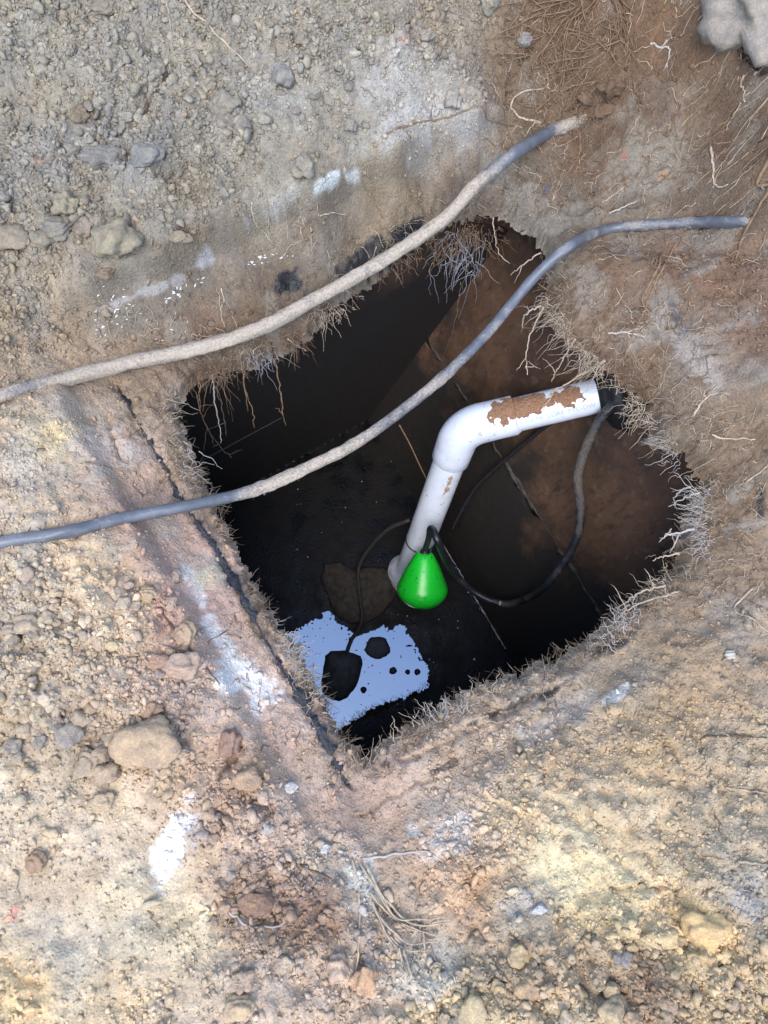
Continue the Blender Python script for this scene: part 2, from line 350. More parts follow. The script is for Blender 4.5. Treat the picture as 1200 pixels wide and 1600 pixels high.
# lime, pale clay, tar and painted marks lying on the soil: x, y, rx, ry, angle, colour, opacity
LIME = lin(222, 232, 238, .82)
for b in [(378, 1058, 62, 40, 50, LIME, .85, .6), (345, 1000, 70, 14, 60, LIME*.85, .5, .7), (300, 910, 60, 10, 62, LIME*.8, .4, .6), (258, 1345, 28, 62, 8, LIME, .85, .6), (285, 1280, 26, 40, 20, LIME, .75, .6), (310, 1290, 25, 34, 0, lin(170, 165, 165, KALB), .6, .6),
          (505, 306, 30, 9, -28, LIME, .9, .5), (545, 290, 16, 8, -20, LIME, .7, .5), (440, 335, 60, 12, -28, lin(190, 190, 190, .8), .45, .7), (230, 455, 80, 9, -25, lin(180, 180, 185, .8), .5, .7), (320, 408, 36, 10, -20, lin(165, 172, 190, .8), .5, .6), (955, 1085, 36, 10, -30, LIME, .75, .5),
          (870, 1120, 90, 22, -30, lin(190, 180, 172, .8), .5, .7), (640, 150, 90, 70, 0, lin(176, 172, 166, .8), .5, .6), (625, 230, 70, 34, -10, lin(180, 178, 176, .8), .5, .6), (700, 215, 60, 26, -10, lin(178, 176, 174, .8), .5, .6), (1090, 560, 26, 90, -40, lin(176, 170, 166, .8), .55, .6),
          (1005, 240, 90, 60, 10, lin(148, 140, 126, .8), .55, .6), (830, 350, 40, 70, -20, lin(140, 132, 122, .8), .5, .6), (575, 1390, 26, 46, -14, lin(186, 200, 200, .8), .6, .8), (690, 1300, 60, 34, -20, lin(200, 202, 204, .8), .55, .8), (40, 740, 40, 40, 0, lin(176, 168, 152, .8), .5, .6),
          (95, 690, 22, 22, 0, lin(214, 186, 120, .8), .7, .6), (850, 640, 1, 1, 0, LIME, 0, 0), (330, 900, 20, 30, 60, lin(205, 195, 150, .8), .5, .6), (160, 700, 50, 40, 0, lin(180, 174, 166, .8), .45, .7), (655, 1520, 80, 50, 0, lin(190, 184, 172, .8), .5, .7),
          (870, 1330, 60, 70, 30, lin(204, 192, 156, .76), .45, .9), (1010, 1460, 40, 26, 20, lin(222, 196, 140, .8), .6, .7), (1160, 1400, 34, 30, 0, lin(150, 152, 160, .8), .5, .7), (810, 1410, 34, 24, 0, lin(160, 164, 176, .8), .5, .7), (885, 1320, 22, 14, 0, lin(100, 88, 80, .8), .7, .8),
          (975, 243, 9, 8, 0, lin(200, 70, 60, .8), .9, .5), (20, 1425, 10, 16, 20, lin(220, 110, 90, .8), .7, .5), (852, 295, 7, 10, 0, lin(50, 80, 130, .8), .8, .5), (1035, 273, 10, 7, 0, lin(200, 140, 60, .8), .7, .6), (1060, 505, 10, 34, -35, lin(70, 82, 104, .8), .7, .7),
          (625, 96, 10, 7, 0, lin(190, 120, 95, .8), .6, .6), (65, 262, 14, 8, 0, lin(190, 140, 110, .8), .6, .6), (450, 490, 60, 30, -20, lin(110, 84, 62, .8), .4, .8)]:
    k = blob(*b[:5], rag=b[7]*1.25, s=int(b[0]) % 5, sc=20)*b[6]*(.72+.5*(fbm(PXg/7, PYg/7, 3, 1)-.5))*(.8 if b[5] is LIME else 1)
    CL = CL*(1-k[..., None])+k[..., None]*b[5]
WET = np.zeros(GX.shape)
for b in [(600, 385, 90, 22, -33, .9, .7), (455, 440, 26, 24, -30, .95, .7), (475, 470, 6, 30, 10, .9, .6), (640, 352, 44, 14, -35, .9, .6), (790, 1108, 60, 6, -25, .8, .9), (860, 1082, 40, 6, -30, .8, .8), (690, 1200, 26, 7, -25, .7, .8), (955, 1010, 40, 9, -30, .8, .7), (1190, 780, 8, 34, 0, .9, .5)]:
    k = blob(*b[:5], rag=b[6], s=int(b[1]) % 5, sc=16)*b[5]
    CL = CL*(1-k[..., None])+k[..., None]*np.array([.014, .016, .022]); WET = np.maximum(WET, k)
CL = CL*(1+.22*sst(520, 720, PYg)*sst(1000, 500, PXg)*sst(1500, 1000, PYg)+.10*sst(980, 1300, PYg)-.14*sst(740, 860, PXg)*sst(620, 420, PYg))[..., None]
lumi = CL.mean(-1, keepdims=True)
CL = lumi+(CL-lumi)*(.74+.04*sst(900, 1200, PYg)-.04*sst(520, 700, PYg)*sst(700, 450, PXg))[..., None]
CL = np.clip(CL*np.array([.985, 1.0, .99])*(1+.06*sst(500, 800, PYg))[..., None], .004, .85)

# crumb relief stamped into the sheet
DET = np.zeros(GX.shape)
fine = (slice(gx, gx+fx_), slice(gy, gy+fy_))
ns = 90000
sx = rng.uniform(X0, X1, ns); sy = rng.uniform(Y0, Y1, ns)
sr = np.minimum(0.0023/np.maximum(rng.random(ns), .02)**0.5, 0.011)
ci = np.clip(((sx-X0)/STEP).astype(int), 0, fx_-1)+gx; cj = np.clip(((sy-Y0)/STEP).astype(int), 0, fy_-1)+gy
cm = crumb[ci, cj]
keep = rng.random(ns) < 0.12+cm*cm
for x, y, r, i, j, q in zip(sx[keep], sy[keep], sr[keep], ci[keep], cj[keep], cm[keep]):
    r = r*(0.5+0.5*q); h = int(r/STEP)+1
    i0, i1, j0, j1 = max(i-h, 0), i+h+1, max(j-h, 0), j+h+1
    dd = (AX[i0:i1, None]-x)**2+(AY[None, j0:j1]-y)**2
    v = np.sqrt(np.maximum(r*r-dd, 0))*(.3+.6*q)
    W_ = DET[i0:i1, j0:j1]
    np.maximum(W_, v+W_*0.35*(v > 0), out=W_)
DET += (fbm(GX*55, GY*55, 5, 1)-.5)*(0.006+.012*crumb)+(fbm(GX*14, GY*14, 3, 4)-.5)*0.016
DET += (np.abs(fbm(GX*120, GY*120, 3, 3)-.5))*0.004
DET *= sst(.6, .0, out)
# cracks, furrows and lumps: px path, depth, width
def pathdist(P):
    P = np.array(P, float); DM = np.full(GX.shape, 1e9)
    mk = (PXg > P[:, 0].min()-40) & (PXg < P[:, 0].max()+40) & (PYg > P[:, 1].min()-40) & (PYg < P[:, 1].max()+40)
    X, Y = PXg[mk], PYg[mk]; dm = np.full(X.shape, 1e9)
    wx = X+10*(fbm(X/14, Y/14, 3, 2)-.5)*2; wy = Y+10*(fbm(X/14, Y/14, 3, 5)-.5)*2
    for a, b in zip(P[:-1], P[1:]):
        e = b-a; t = np.clip(((wx-a[0])*e[0]+(wy-a[1])*e[1])/(e@e), 0, 1)
        dm = np.minimum(dm, np.hypot(wx-a[0]-e[0]*t, wy-a[1]-e[1]*t))
    DM[mk] = dm; return DM
for P, dep, wd in [([(278, 100), (262, 130), (240, 165), (232, 195)], .014, 9), ([(335, 660), (345, 690), (352, 715)], .008, 4), ([(165, 655), (176, 690), (186, 715)], .01, 5),
                   ([(375, 1165), (360, 1190), (352, 1210)], .014, 12), ([(395, 1240), (420, 1260), (400, 1300)], .01, 8), ([(960, 1390), (990, 1380), (1060, 1395)], .01, 8), ([(1050, 1470), (1065, 1480)], .014, 10),
                   ([(630, 1190), (700, 1160), (790, 1110), (870, 1075)], .007, 7), ([(560, 1275), (620, 1240), (680, 1215)], .006, 5), ([(0, 1500), (30, 1530), (60, 1545)], .007, 10), ([(182, 602), (215, 660), (250, 720), (280, 775), (318, 832), (352, 888), (395, 965), (440, 1045), (485, 1120), (530, 1200), (548, 1235)], .006, 9), ([(900, 1545), (990, 1560)], .01, 14),
                   ([(870, 560), (930, 570), (970, 600)], .004, 8), ([(890, 330), (930, 325), (1000, 318)], .008, 6), ([(1085, 335), (1160, 325), (1200, 330)], .012, 7), ([(915, 200), (935, 240), (930, 300)], .006, 10), ([(690, 265), (775, 275), (800, 300)], .005, 6),
                   ([(920, 60), (935, 120), (940, 170)], .006, 10), ([(840, 60), (800, 120), (790, 190)], .008, 8), ([(20, 325), (60, 330), (105, 350)], .008, 6), ([(150, 215), (250, 300), (300, 330)], .007, 8)]:
    dm = pathdist(P); DET -= dep*sst(wd, 0, dm)
def step_line(a, b, width, up, side):
    a, b = np.array(a, float), np.array(b, float); e = b-a; L = np.linalg.norm(e); e /= L
    n = np.array([e[1], -e[0]])*side
    wn_ = 14*(fbm(PXg/50, PYg/50, 4, 2)-.5)
    t = (PXg-a[0])*e[0]+(PYg-a[1])*e[1]; dd = (PXg-a[0])*n[0]+(PYg-a[1])*n[1]+wn_
    fade = sst(-60, 30, t)*sst(L+60, L-30, t)
    return up*sst(-width/2, width/2, dd)*fade*sst(260, 120, dd)
HB = HB+step_line((130, 480), (760, 200), 26, .028, 1)
HB = HB+step_line((100, 610), (475, 1270), 30, .018, -1)
HB = HB+step_line((600, 1300), (1180, 930), 46, .012, -1)
def mound(pts, wd, hgt):
    dm = pathdist2(pts, wd*1.6)
    return hgt*sst(wd, 0, dm)*(.6+.9*fbm(PXg/22, PYg/22, 4, 3))
def pathdist2(P, mg):
    P = np.array(P, float); DM = np.full(GX.shape, 1e9)
    mk = (PXg > P[:, 0].min()-mg) & (PXg < P[:, 0].max()+mg) & (PYg > P[:, 1].min()-mg) & (PYg < P[:, 1].max()+mg)
    X, Y = PXg[mk], PYg[mk]; dm = np.full(X.shape, 1e9)
    for a, b in zip(P[:-1], P[1:]):
        e = b-a; t = np.clip(((X-a[0])*e[0]+(Y-a[1])*e[1])/(e@e), 0, 1); dm = np.minimum(dm, np.hypot(X-a[0]-e[0]*t, Y-a[1]-e[1]*t))
    DM[mk] = dm; return DM
DET += mound([(880, -20), (925, 80), (955, 160), (960, 185)], 62, .034)
DET += mound([(1000, -20), (1080, 40), (1130, 110), (1210, 190)], 60, .026)
DET += mound([(1190, 330), (1260, 335)], 46, .03)
DET += mound([(960, 420), (1040, 455), (1120, 430)], 46, .014)
DET += (fbm(PXg/34, PYg/34, 5, 4)-.5)*.034*sst(800, 900, PXg)*sst(240, 120, PYg)*sst(.3, 0, out)
HS = HB+DET
SDF = sdf_poly(HOLE, GX, GY) if False else None
near = out < 0
SDF = np.full(GX.shape, 9.0)
SDF[near] = sdf_poly(HOLE, GX[near], GY[near])
SDF += ((fbm(GX*40, GY*40, 4, 2)-.5)*.014+(fbm(GX*160, GY*160, 3, 4)-.5)*.010)*(np.abs(SDF) < .2)
inner = np.clip(-SDF, 0, None)
HS2 = HS-0.012*sst(.02, 0, SDF)-0.024*sst(0, .006, inner)
HS2 += (inner > 0)*(fbm(GX*90, GY*90, 3, 0)-.5)*.01
nx_, ny_ = GX.shape
idx = np.arange(nx_*ny_).reshape(nx_, ny_)
cut = SDF < -0.006
kf = ~(cut[:-1, :-1] & cut[1:, :-1] & cut[1:, 1:] & cut[:-1, 1:])
F = np.stack([idx[:-1, :-1], idx[1:, :-1], idx[1:, 1:], idx[:-1, 1:]], -1)[kf]
used = np.zeros(nx_*ny_, bool); used[F.ravel()] = True
remap = np.cumsum(used)-1
V = np.stack([GX, GY, HS2], -1).reshape(-1, 3)[used]
g_me = mesh_np('ground', V, remap[F])
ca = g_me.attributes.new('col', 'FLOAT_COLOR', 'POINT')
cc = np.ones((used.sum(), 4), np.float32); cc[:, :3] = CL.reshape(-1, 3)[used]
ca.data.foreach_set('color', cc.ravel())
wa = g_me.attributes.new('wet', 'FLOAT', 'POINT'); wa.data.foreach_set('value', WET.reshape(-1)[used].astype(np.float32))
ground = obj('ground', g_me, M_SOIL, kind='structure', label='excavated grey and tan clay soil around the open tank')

def samp(Aa, x, y):
    i = np.clip(np.searchsorted(AX, x)-1, 0, nx_-2); j = np.clip(np.searchsorted(AY, y)-1, 0, ny_-2)
    fx = (x-AX[i])/(AX[i+1]-AX[i]); fy = (y-AY[j])/(AY[j+1]-AY[j])
    if Aa.ndim == 3: fx = np.asarray(fx)[..., None]; fy = np.asarray(fy)[..., None]
    return (Aa[i, j]*(1-fx)+Aa[i+1, j]*fx)*(1-fy)+(Aa[i, j+1]*(1-fx)+Aa[i+1, j+1]*fx)*fy
def G(px, py, lift=0.0):
    z = 0.05
    for _ in range(14):
        p = U(px, py, z); z = 0.5*z+0.5*(float(samp(HB, p[0], p[1]))+lift)
    p = U(px, py, z); return p
def Gs(px, py, lift=0.0):
    """on the rough surface"""
    p = G(px, py); return np.array([p[0], p[1], float(samp(HS, p[0], p[1]))+lift])

# ---------------------------------------------------------------- concrete tank under the soil
def line_at(a, b, z, shift=0.0, ref=None):
    A_ = U(*a, z)[:2]; B_ = U(*b, z)[:2]; e = (B_-A_)/np.linalg.norm(B_-A_); n = np.array([e[1], -e[0]])
    c = HOLE.mean(0)
    if n @ (c-A_) > 0: n = -n
    return A_+n*shift, e
def isect(l1, l2):
    M_ = np.array([l1[1], -l2[1]]).T; t = np.linalg.solve(M_, l2[0]-l1[0]); return l1[0]+l1[1]*t[0]
ZL, ZWAT, ZFL = -0.09, -0.57, -0.95
ULe, URe, LLe, LRe = ((265, 620), (800, 345)), ((800, 345), (1080, 760)), ((265, 620), (570, 1190)), ((570, 1190), (1080, 760))
def rimline(e, sh): return line_at(e[0], e[1], 0.0, sh)
def quad_at(z):
    k = (ZL-z)/(ZL-ZWAT)
    r0 = rimline(URe, .085); r1 = line_at((700, 850), (795, 995), ZWAT)
    r = (r0[0]*(1-k)+isect(r1, (r0[0], np.array([-r0[1][1], r0[1][0]])))*k, r0[1])
    u = rimline(ULe, .05-.02*k); l = rimline(LLe, .16-.01*k); q = rimline(LRe, .42-.02*k)
    return [isect(u, l), isect(u, r), isect(r, q), isect(q, l)]     # left, top, right, bottom
QT, QW, QF = quad_at(ZL), quad_at(ZWAT), quad_at(ZFL)
def concrete_material(name='stained_concrete', z0=-.13, z1=-.20):
    m, t, p = newmat(name)
    geo = nd(t, 'ShaderNodeNewGeometry').outputs['Position']
    sp = nd(t, 'ShaderNodeSeparateXYZ'); t.links.new(geo, sp.inputs[0])
    n = noise(t, 9, 5, 0.6, geo); n2 = noise(t, 60, 5, 0.65, geo)
    base = mixcol(t, (0.022, 0.010, 0.0045), (0.070, 0.035, 0.017), ramp(t, n, 0.35, 0.65))
    mp = nd(t, 'ShaderNodeMapping'); mp.inputs['Scale'].default_value = (1, 1, .12); t.links.new(geo, mp.inputs[0])
    dr = noise(t, 70, 5, .7, mp.outputs[0])
    base = mixcol(t, base, (0.014, 0.008, 0.005), ramp(t, dr, .52, .72))
    base = mixcol(t, base, (0.09, 0.065, 0.045), ramp(t, n2, 0.55, 0.8))
    # sludge stain below the old water level, with an uneven upper edge
    ad = nd(t, 'ShaderNodeMath', operation='MULTIPLY_ADD'); t.links.new(n, ad.inputs[0]); ad.inputs[1].default_value = 0.34; t.links.new(sp.outputs[2], ad.inputs[2])
    st = ramp(t, ad.outputs[0], z0, z1)
    c = mixcol(t, base, (0.006, 0.004, 0.003), st)
    t.links.new(c, p.inputs['Base Color'])
    p.inputs['Roughness'].default_value = 0.75
    t.links.new(bump(t, n2, 0.5, 0.004), p.inputs['Normal'])
    return m
M_CONC = concrete_material()
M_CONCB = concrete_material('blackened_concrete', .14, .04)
M_SEAM = simple('seam_mastic', lin(110, 100, 90)*.17, 0.6, 0.4, 0.7, 120, 0.8, 0.003)
cen = HOLE.mean(0)
tank = empty('concrete_tank', (cen[0], cen[1], ZFL), label='buried concrete tank with brown stained walls under the square opening', category='tank')
def part(name, me_V, F, mat, parent, root=None, smooth=False, **kw):
    r = root or parent
    return obj(name, mesh_np(name, rel(me_V, r), F, smooth), mat, parent, **kw)
for i in range(4):
    a, b = i, (i+1) % 4
    e = QT[b]-QT[a]; e = e/np.linalg.norm(e); nrm = np.array([e[1], -e[0]])
    if nrm @ (cen-QT[a]) > 0: nrm = -nrm
    th = 0.07
    A0, B0 = np.append(QT[a], ZL-.001), np.append(QT[b], ZL-.001); A1, B1 = np.append(QF[a], ZFL), np.append(QF[b], ZFL)
    o_ = np.append(nrm*th, 0)
    Vv = [A0, B0, B1, A1, A0+o_, B0+o_, B1+o_, A1+o_]
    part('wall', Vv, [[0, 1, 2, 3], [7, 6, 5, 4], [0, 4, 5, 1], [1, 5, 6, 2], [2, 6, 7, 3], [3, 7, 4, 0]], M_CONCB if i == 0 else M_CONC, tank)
# floor
Vv = [np.append(q, ZFL-.002) for q in QF]+[np.append(q, ZFL-.08) for q in QF]
part('floor_slab', Vv, [[0, 1, 2, 3], [7, 6, 5, 4], [0, 4, 5, 1], [1, 5, 6, 2], [2, 6, 7, 3], [3, 7, 4, 0]], M_CONC, tank)
# lid slab with the opening
hp = HOLE.copy(); nh = len(hp)
ed = np.roll(hp, -1, 0)-hp; en = np.stack([ed[:, 1], -ed[:, 0]], 1); en /= np.linalg.norm(en, axis=1)[:, None]
if ((hp+en*.01-cen)**2).sum() < ((hp-cen)**2).sum(): en = -en
vnm = en+np.roll(en, 1, 0); vnm /= np.linalg.norm(vnm, axis=1)[:, None]
inn = hp+vnm*.028
QO = [q+(q-cen)/np.linalg.norm(q-cen)*.1 for q in QT]
def ray_quad(p):
    dv = p-cen; best = 1e9
    for i in range(4):
        a, b = QO[i], QO[(i+1) % 4]; e = b-a
        M_ = np.array([dv, -e]).T
        if abs(np.linalg.det(M_)) < 1e-12: continue
        t, s = np.linalg.solve(M_, a-cen)
        if t > 0 and -1e-6 <= s <= 1+1e-6: best = min(best, t)
    return cen+dv*max(best, 1.02)
outp = np.array([ray_quad(p) for p in inn])
ZT = -0.052
Vv = np.vstack([np.c_[inn, np.full(nh, ZT)], np.c_[outp, np.full(nh, ZT)], np.c_[inn, np.full(nh, ZL)], np.c_[outp, np.full(nh, ZL)]])
Ff = []
for i in range(nh):
    j = (i+1) % nh
    Ff += [[i, j, nh+j, nh+i], [2*nh+j, 2*nh+i, 3*nh+i, 3*nh+j], [j, i, 2*nh+i, 2*nh+j], [nh+i, nh+j, 3*nh+j, 3*nh+i]]
part('lid_slab', Vv, Ff, M_CONC, tank, smooth=False)
# mastic seams along the walls at mid height
ZS = -0.35
QS = quad_at(ZS)
for i, (a, b) in enumerate(((0, 1), (1, 2))):
    nP = 160; P = np.array([np.append(QS[a]+(QS[b]-QS[a])*t, ZS) for t in np.linspace(0.0, .52 if i == 0 else 1, nP)])
    am = .0035 if i == 1 else .0006
    if i == 1:
        V_, F_ = tube(P, .0006, 8, True, lambda ii, aa, P_: .0045*np.maximum(fbm(ii*.3+aa*0, aa*1.2+ii*.1, 4, 2)-.40, 0)*4*(fbm(ii*.07+aa*0, aa*0+ii*0, 3, 3) > .42))
    else:
        V_, F_ = tube(P, .0016, 6)
    part('seam', V_, F_, M_SEAM, tank, smooth=True)

# pale crust at the waterline of the right wall
nP = 90; A_, B_ = np.append(quad_at(ZWAT+.003)[1], ZWAT+.003), np.append(quad_at(ZWAT+.003)[2], ZWAT+.003)
tA = [((U(x, y, ZWAT)[:2]-A_[:2])@(B_-A_)[:2])/((B_-A_)[:2]@(B_-A_)[:2]) for x, y in ((685, 825), (803, 1006))]
P = np.array([A_+(B_-A_)*t for t in np.linspace(tA[0], tA[1], nP)])
V_, F_ = tube(P, .0003, 6, True, lambda ii, aa, P_: .003*np.maximum(fbm(ii*.45+aa*0, aa*.6+ii*.2, 3, 4)-.44, 0)*3+0*aa)
part('waterline_crust', V_, F_, simple('pale_crust', (.3, .3, .32), .7, .3, .4, 300, .3), tank, smooth=True)

# ---------------------------------------------------------------- water, scum film
def water_material():
    m, t, p = newmat('black_water')
    p.inputs['Base Color'].default_value = (0.002, 0.002, 0.003, 1); p.inputs['Roughness'].default_value = 0.015
    p.inputs['IOR'].default_value = 3.6; p.inputs['Specular Tint'].default_value = (.66, .81, 1.0, 1)
    geo = nd(t, 'ShaderNodeNewGeometry').outputs['Position']
    t.links.new(bump(t, noise(t, 14, 2, 0.5, geo), 0.05, 0.004), p.inputs['Normal'])
    return m
M_WATER = water_material()
qw = [q+(q-cen)*.03 for q in QW]
obj('water', mesh_np('water', [np.append(q, ZWAT) for q in qw], [[0, 3, 2, 1]], False), M_WATER, kind='structure', label='still black liquid at the bottom of the tank')
PATCH_PX = [(448, 1000), (470, 975), (515, 955), (530, 975), (545, 988), (575, 992), (600, 985), (628, 985), (650, 1012), (675, 1040), (668, 1068), (640, 1090), (600, 1108), (560, 1128),
            (535, 1150), (515, 1140), (500, 1100), (470, 1050)]
PATCH = np.array([U(x, y, ZWAT)[:2] for x, y in PATCH_PX])
pm0, pm1 = PATCH.min(0)-.03, PATCH.max(0)+.03
qa = np.array(QW)
ax_ = np.concatenate([np.linspace(qa[:, 0].min(), pm0[0], 40)[:-1], np.arange(pm0[0], pm1[0], .0011), np.linspace(pm1[0]+.001, qa[:, 0].max(), 40)])
ay_ = np.concatenate([np.linspace(qa[:, 1].min(), pm0[1], 40)[:-1], np.arange(pm0[1], pm1[1], .0011), np.linspace(pm1[1]+.001, qa[:, 1].max(), 40)])
fX, fY = np.meshgrid(ax_, ay_, indexing='ij')
fs = sdf_poly(PATCH, fX, fY)+(fbm(fX*30, fY*30, 5, 1)-.5)*.03+(fbm(fX*260, fY*260, 4, 3)-.5)*.012
flk = fbm(fX*150, fY*150, 3, 2)      # loose flakes adrift in the open patch
film = (fs > 0) | ((flk > .72) & (fs > -.02)) | (flk > .795)  # film added to cut the sky reflection down to the open patch
kf = film[:-1, :-1] & film[1:, :-1] & film[1:, 1:] & film[:-1, 1:]
tin = sdf_poly(np.array(QW), fX, fY) < .004
kf &= (tin[:-1, :-1] & tin[1:, 1:] & tin[1:, :-1] & tin[:-1, 1:])
idx = np.arange(fX.size).reshape(fX.shape)
F = np.stack([idx[:-1, :-1], idx[1:, :-1], idx[1:, 1:], idx[:-1, 1:]], -1)[kf]
used = np.zeros(fX.size, bool); used[F.ravel()] = True; rm = np.cumsum(used)-1
V = np.stack([fX, fY, ZWAT+.0012+.0008*fbm(fX*70, fY*70, 3, 0)], -1).reshape(-1, 3)[used]
def film_material():
    m, t, p = newmat('black_scum')
    geo = nd(t, 'ShaderNodeNewGeometry').outputs['Position']
    n = noise(t, 25, 5, 0.6, geo)
    t.links.new(mixcol(t, (0.002, 0.002, 0.002), (0.008, 0.006, 0.005), ramp(t, n, .4, .7)), p.inputs['Base Color'])
    t.links.new(ramp(t, n, 0.2, 0.9), p.inputs['Roughness'])
    p.inputs['Roughness'].default_value = .55; p.inputs['Specular IOR Level'].default_value = .15
    t.links.new(bump(t, noise(t, 220, 4, .6, geo), .4, .002), p.inputs['Normal'])
    return m
obj('scum_mask_film', mesh_np('scum_mask_film', V, rm[F]), film_material(), kind='stuff', label='matte black scum film floating on the water, shaped to bound the sky reflection')
# pale specks drifting on the scum
acc = Acc()
sp_ico = bmesh.new(); bmesh.ops.create_icosphere(sp_ico, subdivisions=1, radius=1)
icoV = np.array([v.co[:] for v in sp_ico.verts]); icoF = [[v.index for v in f.verts] for f in sp_ico.faces]; sp_ico.free()
for k in range(110):
    x = rng.uniform(340, 900); y = rng.uniform(720, 1180)
    r = rng.uniform(.0006, .0016)*(2 if rng.random() < .08 else 1)
    acc.add(icoV*np.array([r, r*rng.uniform(.6, 1.4), r*.5])+np.append(U(x, y, ZWAT)[:2], ZWAT+.0022), icoF)
M_SPECK = simple('pale_speck', (0.4, 0.42, 0.45), .6, .4, .3, 200, 0)
obj('pale_specks', acc.mesh('pale_specks'), M_SPECK, kind='stuff', label='pale specks drifting on the black scum')

# ---------------------------------------------------------------- soil crumbs, clods
def clod_mesh(seed, sub, crumbs=0.5, flat=0.8, smooth=True):
    r = np.random.default_rng(seed)
    bm = bmesh.new(); bmesh.ops.create_icosphere(bm, subdivisions=sub, radius=1)
    V = np.array([v.co[:] for v in bm.verts]); F = np.array([[v.index for v in f.verts] for f in bm.faces]); bm.free()
    V /= np.linalg.norm(V, axis=1)[:, None]
    pl = r.normal(size=(9, 3)); pl /= np.linalg.norm(pl, axis=1)[:, None]; dd = r.uniform(.58, 1.0, 9)
    c = V @ pl.T
    q = np.where(c > .15, dd[None]/np.maximum(c, .15), 3.0)
    rad = -np.log(np.exp(-16*q).sum(1))/16
    rad = np.clip(rad, .55, 1.1)*(1+.12*np.sin(V@r.normal(size=3)*4+r.uniform(0, 6)))
    P = V*rad[:, None]
    for nb, sz, am in ((26, .42, .05), (110, .2, .055), (340, .11, .05)):
        if sub < 3 and nb > 110: break
        s = r.normal(size=(nb, 3)); s /= np.linalg.norm(s, axis=1)[:, None]
        dist = np.linalg.norm(V[:, None]-s[None], axis=2)
        hgt = np.clip(1-(dist/(sz*r.uniform(.6, 1.3, nb)[None]))**2, 0, 1)**.7*r.uniform(.3, 1, nb)[None]
        P += V*(am*crumbs*2*(hgt.max(1)-.35))[:, None]
    P *= np.array([r.uniform(.9, 1.15), r.uniform(.75, 1.), r.uniform(.6, flat)])
    return mesh_np('clod', P, F, smooth)
vc = bpy.data.collections.new('crumb_shapes')
for k in range(9):
    o = bpy.data.objects.new('crumb_shape', clod_mesh(40+k, 2, 1.3, .8, False)); o.data.materials.append(M_CRUMB); vc.objects.link(o)
nc = 300000
x = rng.uniform(X0, X1, nc); y = rng.uniform(Y0, Y1, nc)
xe = rng.uniform(X0-.4, X1+.4, 420000); ye = rng.uniform(Y0-.4, Y1+.4, 420000)
ke = (xe < X0) | (xe > X1) | (ye < Y0) | (ye > Y1)      # the loose soil goes on past the picture
x = np.append(x, xe[ke]); y = np.append(y, ye[ke]); nc = len(x)
q = samp(crumb, x, y); s = samp(SDF, x, y)
cl = fbm(x*18, y*18, 3, 5)
px_, py_ = topx(x, y, samp(HB, x, y))
szm = np.clip(1-.35*sst(650, 900, px_)*sst(1480, 1400, py_)-.2*sst(560, 620, py_)*sst(920, 860, py_), .5, 1)
r = np.clip(.00145*np.exp(rng.normal(size=nc)*.56), .0007, .0062)*szm
r = np.where((r > .003) & (rng.random(nc) > q*1.2), .0012, r)
ok = (rng.random(nc) < (.045+.98*q**1.3)*(0.5+.9*sst(.35, .62, cl))) & (s > -.003)
x, y, q, r = x[ok], y[ok], q[ok], r[ok]
nc = len(x)
z = samp(HS2, x, y)+r*rng.uniform(-.1, .45, nc)
c = samp(CL, x, y)*rng.uniform(.95, 1.3, nc)[:, None]
pal = np.array([lin(160, 156, 148, KALB), lin(190, 165, 120, KALB), lin(150, 120, 96, KALB), lin(140, 142, 148, KALB), lin(205, 190, 160, KALB)])
pk = pal[rng.integers(0, 5, nc)]; mx = (rng.random(nc)**2*.26)[:, None]
lum = c.mean(1, keepdims=True)/pk.mean(1, keepdims=True)
c = c*(1-mx)+pk*mx*(.45+.55*lum)
cme = bpy.data.meshes.new('soil_crumbs'); cme.vertices.add(nc)
cme.vertices.foreach_set('co', np.stack([x, y, z], 1).astype(np.float32).ravel())
for nm, ty, key, dat in (('col', 'FLOAT_COLOR', 'color', np.c_[c, np.ones(nc)]), ('rot', 'FLOAT_VECTOR', 'vector', rng.uniform(0, 6.28, (nc, 3))),
                         ('siz', 'FLOAT_VECTOR', 'vector', r[:, None]*rng.uniform(.6, 1.4, (nc, 3))), ('idx', 'INT', 'value', rng.integers(0, 9, nc))):
    a = cme.attributes.new(nm, ty, 'POINT'); a.data.foreach_set(key, np.ascontiguousarray(dat.astype(np.int32 if ty == 'INT' else np.float32)).ravel())
crumbs_o = obj('soil_crumbs', cme, None, kind='stuff', label='loose crumbs of dry soil strewn over the ground')
ng = bpy.data.node_groups.new('scatter', 'GeometryNodeTree')
ng.interface.new_socket('Geometry', in_out='INPUT', socket_type='NodeSocketGeometry'); ng.interface.new_socket('Geometry', in_out='OUTPUT', socket_type='NodeSocketGeometry')
gi = ng.nodes.new('NodeGroupInput'); go = ng.nodes.new('NodeGroupOutput'); ip = ng.nodes.new('GeometryNodeInstanceOnPoints')
ci_ = ng.nodes.new('GeometryNodeCollectionInfo'); ci_.inputs['Collection'].default_value = vc
ci_.inputs['Separate Children'].default_value = True; ci_.inputs['Reset Children'].default_value = True
def named(nm, ty):
    n = ng.nodes.new('GeometryNodeInputNamedAttribute'); n.data_type = ty; n.inputs['Name'].default_value = nm; return n.outputs[0]
ng.links.new(gi.outputs[0], ip.inputs['Points']); ng.links.new(ci_.outputs[0], ip.inputs['Instance'])
ip.inputs['Pick Instance'].default_value = True
ng.links.new(named('idx', 'INT'), ip.inputs['Instance Index'])
ng.links.new(named('rot', 'FLOAT_VECTOR'), ip.inputs['Rotation'])
ng.links.new(named('siz', 'FLOAT_VECTOR'), ip.inputs['Scale'])
ng.links.new(ip.outputs[0], go.inputs[0])
md = crumbs_o.modifiers.new('scatter', 'NODES'); md.node_group = ng

